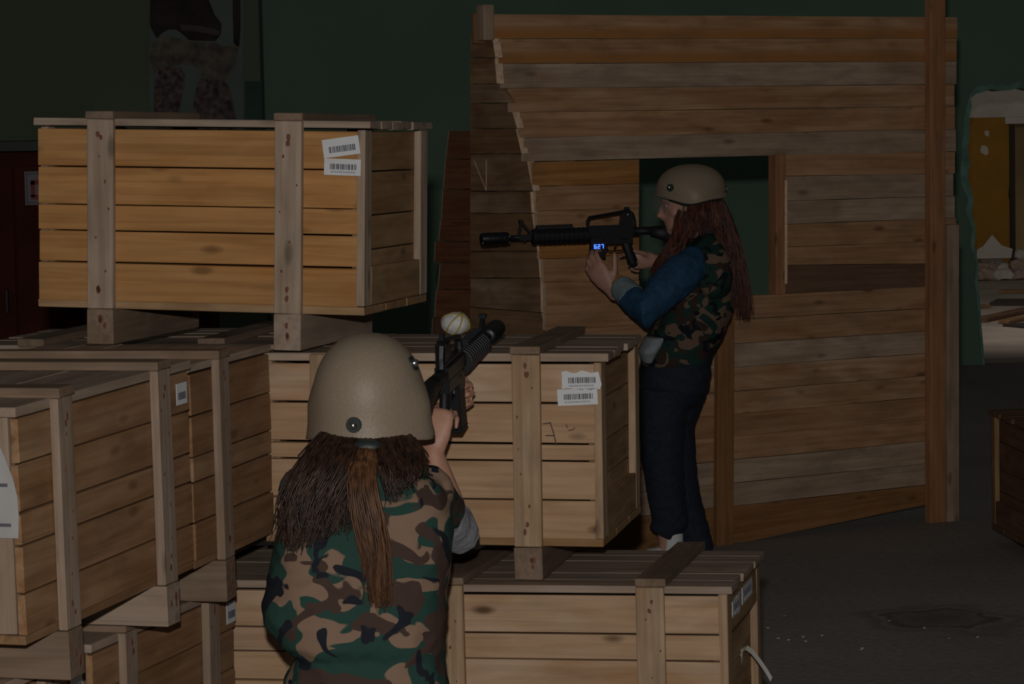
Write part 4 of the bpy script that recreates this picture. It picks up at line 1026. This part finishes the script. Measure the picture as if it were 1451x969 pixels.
    side = [g((530, 622, 6.20), (536, 642, 6.17), (544, 664, 6.15), (550, 690, 6.145), (552, 715, 6.14)),
            g((555, 620, 6.21), (562, 640, 6.185), (570, 656, 6.165), (574, 672, 6.155), (576, 690, 6.15)),
            g((580, 614, 6.25), (592, 632, 6.23), (598, 648, 6.21), (596, 662, 6.195), (592, 676, 6.185))]
    link('hair', strands(side, 500, .0024, .007, .006, 14, .012, .5), M_HAIR1, root)
    tail = [g((510, 628, 6.19), (498, 670, 6.13), (504, 730, 6.11), (520, 790, 6.11), (530, 855, 6.115)),
            g((522, 628, 6.185), (512, 672, 6.12), (522, 732, 6.10), (534, 792, 6.10), (541, 862, 6.105)),
            g((538, 630, 6.19), (530, 672, 6.13), (540, 732, 6.11), (548, 792, 6.11), (551, 858, 6.115))]
    link('ponytail', strands(tail, 620, .0025, .006, .005, 8, .010, .22), M_HAIR1B, root)
    bm = bmesh.new(); c = un(520, 634, 6.185); add_tube(bm, [c + Vector((-.02, 0, 0)), c, c + Vector((.02, 0, 0))], [.016, .020, .016], 12)
    link('hair_tie', bm_mesh(bm, True), M_RUBBER, root)
    rifle('carbine', un(705, 464, 7.25), un(600, 561, 6.47), 'black carbine held by the kneeling person, pointing away over the crates')
person_kneeling()

def person_standing():
    Y0 = 11.0
    root = empty('person', T(un(960, 700, Y0).x, Y0, 0), 'standing person with long dark red hair, tan helmet and jeans, aiming left at the partition', 'person')
    X = Vector((1, 0, 0)); Yv = Vector((0, 1, 0))
    hc = un(970, 288, 10.945)
    look = Vector((-.97, -.06, -.22)).normalized()
    MH = frame(hc, look)
    neck = un(990, 330, 11.02)
    sL, sR = un(992, 362, 10.86), un(978, 360, 11.17)
    eL, wL = un(913, 439, 10.69), un(873, 400, 10.85)
    eR, wR = un(968, 428, 11.18), un(926, 369, 11.02)
    pel = un(958, 530, 11.0)
    hipL, hipR = un(950, 548, 10.945), un(966, 548, 11.08)
    kL, kR = un(937, 655, 10.92), un(958, 655, 11.08)
    aL = un(945, 770, 10.93); aR = un(986, 775, 11.10); aL.z = .09; aR.z = .09
    bm = bmesh.new(); head(bm, MH)
    add_tube(bm, [hc + Vector((.02, 0, -.05)), neck, neck + Vector((.01, 0, -.07))], [.052, .05, .06], 14)
    def sl(y, xl, xr_, dep, Y=11.0):
        a, b = un(xl, y, Y), un(xr_, y, Y); return ((a + b) / 2, (b.x - a.x) / 2, dep, X, Yv)
    loft_slices(bm, [sl(560, 930, 980, .10), sl(535, 925, 985, .11), sl(505, 928, 990, .11), sl(470, 942, 1008, .105), sl(420, 958, 1026, .125), sl(375, 966, 1024, .12), sl(348, 975, 1018, .09), sl(334, 980, 1005, .06)])
    add_tube(bm, [sL, (sL + eL) / 2, eL], [.034, .038, .030], 12); add_tube(bm, [eL, eL.lerp(wL, .35), wL], [.030, .034, .024], 12)
    add_tube(bm, [sR, (sR + eR) / 2, eR], [.046, .042, .035], 12); add_tube(bm, [eR, eR.lerp(wR, .35), wR], [.036, .036, .024], 12)
    hand(bm, wL - Vector((.022, .012, .022)), (-.58, .14, .78), (-.42, -.88, -.12), True, (14, 50, 45), thumb=(.62, .75, .15), tcurl=20, sc=1.14)
    hand(bm, wR, (-1.0, -.06, .02), (.1, 1.0, .25), False, (58, 75, 45), thumb=(.7, .45, .55), index=(25, 25, 15), sc=.96)
    for h, k, a in ((hipL, kL, aL), (hipR, kR, aR)):
        add_tube(bm, [h, h.lerp(k, .5), k], [.058, .056, .048], 14); add_tube(bm, [k, k.lerp(a, .3), a], [.048, .048, .032], 14)
        add_tube(bm, [a, a + Vector((-.04, 0, -.045)), a + Vector((-.11, 0, -.064))], [.030, .024, .018], 12)
    link('body', remesh(bm, .0055, 3), M_SKIN2, root)
    face_parts(root, MH)
    # jeans
    bm = bmesh.new()
    loft_slices(bm, [sl(575, 912, 985, .125), sl(552, 908, 1004, .150), sl(530, 907, 1007, .152), sl(508, 908, 1006, .148), sl(496, 910, 1004, .142)], 28, 2.3)
    add_tube(bm, [un(943, 552, 10.92), un(938, 600, 10.92), un(939, 650, 10.92), un(944, 700, 10.93), un(950, 740, 10.93), aL + Vector((-.018, 0, .045))], [(.09, .104), (.09, .094), (.078, .084), (.068, .076), (.060, .072), (.046, .064)], 16, side=Yv, dome=False)
    add_tube(bm, [un(966, 552, 11.08), un(958, 600, 11.08), un(960, 650, 11.08), un(968, 700, 11.09), un(980, 745, 11.10), aR + Vector((.012, 0, -.05))], [(.09, .104), (.084, .074), (.076, .074), (.070, .068), (.064, .066), (.064, .066)], 16, side=Yv, dome=False)
    link('jeans', remesh(bm, .009, 4, .004, 15, 5.0, (1, 1, 1.8)), M_JEANS, root)
    for a, dx in ((aL, -.010), (aR, -.045)):
        b1, b2 = bmesh.new(), bmesh.new(); shoe(b1, b2, a + Vector((dx, 0, 0)), (-1, -.1)); s = link('shoe', remesh(b1, .006, 3), M_SHOE, root); link('sole', bm_mesh(b2, True), M_SOLE, s)
    # shirt tail under the vest
    bm = bmesh.new(); loft_slices(bm, [sl(513, 910, 926, .07, 10.95), sl(496, 904, 934, .12, 10.95), sl(476, 914, 950, .11, 10.97)], 20)
    link('shirt_tail', remesh(bm, .008, 3, .002, 20), M_TAIL, root)
    # denim jacket sleeves and collar
    bm = bmesh.new(); add_tube(bm, [un(984, 372, 10.87), sL.lerp(eL, .35), sL.lerp(eL, .7), eL + Vector((.0, 0, -.008)), eL.lerp(wL, .45)], [.070, .077, .074, .068, .054], 18)
    link('denim_sleeve', remesh(bm, .006, 5, .0045, 17, 2.0), M_DENIM, root)
    bm = bmesh.new(); add_tube(bm, [sR + Vector((.01, -.02, .02)), sR.lerp(eR, .5), eR, eR.lerp(wR, .6)], [.072, .066, .056, .046], 18)
    link('denim_sleeve', remesh(bm, .006, 5, .0045, 17, 7.0), M_DENIM, root)
    bm = bmesh.new(); add_tube(bm, [eL.lerp(wL, .40), eL.lerp(wL, .82)], [.055, .050], 18, dome=False)
    link('sleeve_cuff', remesh(bm, .005, 3, .002, 30), M_CUFF, root)
    bm = bmesh.new(); add_tube(bm, [un(996, 345, 11.0), un(1004, 330, 11.0), un(1002, 318, 11.0)], [(.085, .055), (.07, .05), (.06, .045)], 18, side=Yv, dome=False)
    link('denim_collar', remesh(bm, .006, 3, .003, 25), M_DENIM, root)
    # bracelet of beads
    bm = bmesh.new(); ax = (wL - eL).normalized(); u = ax.orthogonal().normalized(); v_ = ax.cross(u); c = eL.lerp(wL, .93)
    for ring_ in range(2):
        for k in range(16):
            t = k * math.pi / 8; add_ball(bm, c + ax * (.014 * ring_ - .004) + (u * math.cos(t) + v_ * math.sin(t)) * .031, .0062, 8)
    link('bead_bracelet', bm_mesh(bm, True), M_AMBER, root)
    # vest
    bm = bmesh.new()
    loft_slices(bm, [sl(516, 908, 1006, .150), sl(500, 908, 1010, .155), sl(480, 914, 1022, .155), sl(450, 930, 1036, .160), sl(410, 946, 1042, .165), sl(375, 953, 1040, .165), sl(350, 964, 1030, .14), sl(336, 976, 1016, .09)], 30, 2.4)
    add_tube(bm, [un(1000, 350, 10.92), un(1008, 372, 10.875), un(1012, 402, 10.86)], [.060, .080, .074], 16)
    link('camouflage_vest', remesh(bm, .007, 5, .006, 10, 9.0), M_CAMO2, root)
    # helmet
    MHe = frame(un(979, 268, 10.95), Vector((-.99, -.10, -.03))) @ Matrix.Rotation(R(-6), 4, 'X')
    def rim(a):
        w_ = abs(math.atan2(math.sin(a), math.cos(a)))
        return -.018 - .020 * math.exp(-((w_ - 1.35) / .45) ** 2) + .004 * math.cos(a) - .008 * max(0, -math.cos(a))
    helmet(root, MHe, .138, .128, .098, rim, [(.78, .022), (math.pi - .18, -.004), (-.78, .022)], True, bs=1.15)
    bm = bmesh.new(); add_tube(bm, [un(969, 276, 10.845), un(970, 292, 10.858), un(962, 312, 10.88), un(950, 326, 10.92)], [(.010, .003)] * 4, 8)
    link('chin_strap', bm_mesh(bm), M_STRAPG, root)
    # long hair
    g = lambda *p: [un(x, y, Y) for x, y, Y in p]
    back = [g((960, 281, 10.90), (958, 308, 10.885), (955, 330, 10.87), (944, 352, 10.86), (930, 376, 10.88), (921, 400, 10.90)),
            g((968, 280, 10.90), (966, 310, 10.885), (960, 335, 10.87), (948, 356, 10.86), (932, 385, 10.88), (922, 412, 10.90)),
            g((978, 278, 10.885), (975, 310, 10.865), (968, 340, 10.85), (955, 365, 10.845), (940, 392, 10.86), (928, 418, 10.88)),
            g((990, 277, 10.88), (984, 305, 10.86), (976, 330, 10.845), (966, 350, 10.835), (955, 372, 10.83), (944, 395, 10.845))]
    link('hair', strands(back, 700, .0026, .007, .006, 3, .012, .4), M_HAIR2, root)
    midh = [g((976, 278, 10.87), (976, 298, 10.85), (974, 320, 10.845), (968, 345, 10.835)),
            g((988, 277, 10.865), (990, 296, 10.85), (988, 316, 10.845), (982, 338, 10.84)),
            g((1000, 277, 10.875), (1003, 294, 10.86), (1004, 312, 10.86), (1008, 330, 10.87)),
            g((1012, 278, 10.90), (1018, 296, 10.89), (1022, 316, 10.89), (1028, 340, 10.89))]
    link('hair', strands(midh, 420, .0026, .007, .006, 21, .012, .35), M_HAIR2, root)
    rearh = [g((985, 277, 10.875), (990, 292, 10.87), (1000, 306, 10.88), (1014, 322, 10.90), (1024, 350, 10.91), (1030, 390, 10.91)),
             g((1000, 277, 10.89), (1010, 300, 10.88), (1020, 325, 10.89), (1030, 355, 10.90), (1036, 395, 10.90), (1042, 438, 10.90)),
             g((1012, 277, 10.92), (1024, 305, 10.91), (1034, 335, 10.91), (1042, 370, 10.91), (1046, 410, 10.92), (1049, 450, 10.93)),
             g((1020, 277, 10.97), (1032, 305, 10.97), (1043, 338, 10.97), (1051, 375, 10.97), (1055, 415, 10.97), (1058, 452, 10.97)),
             g((1020, 278, 11.03), (1032, 308, 11.04), (1044, 342, 11.05), (1053, 380, 11.05), (1058, 415, 11.05), (1060, 445, 11.05))]
    link('hair', strands(rearh, 1300, .0026, .008, .006, 6, .018, .4), M_HAIR2, root)
    bm = bmesh.new(); add_tube(bm, [un(1000, 285, 10.99), un(1012, 315, 10.99), un(1030, 350, 10.98), un(1040, 390, 10.98), un(1046, 425, 10.98)], [(.095, .03), (.09, .035), (.075, .028), (.06, .02), (.04, .012)], 14, side=Yv)
    link('hair_mass', remesh(bm, .008, 3, .004, 25, 0, (1, 1, .3)), M_HAIR2, root)
    rifle('carbine', un(681, 338.5, 10.80), un(962, 328, 11.01), 'black carbine with a lit blue counter, held by the standing person', '627', ml=.040)
person_standing()
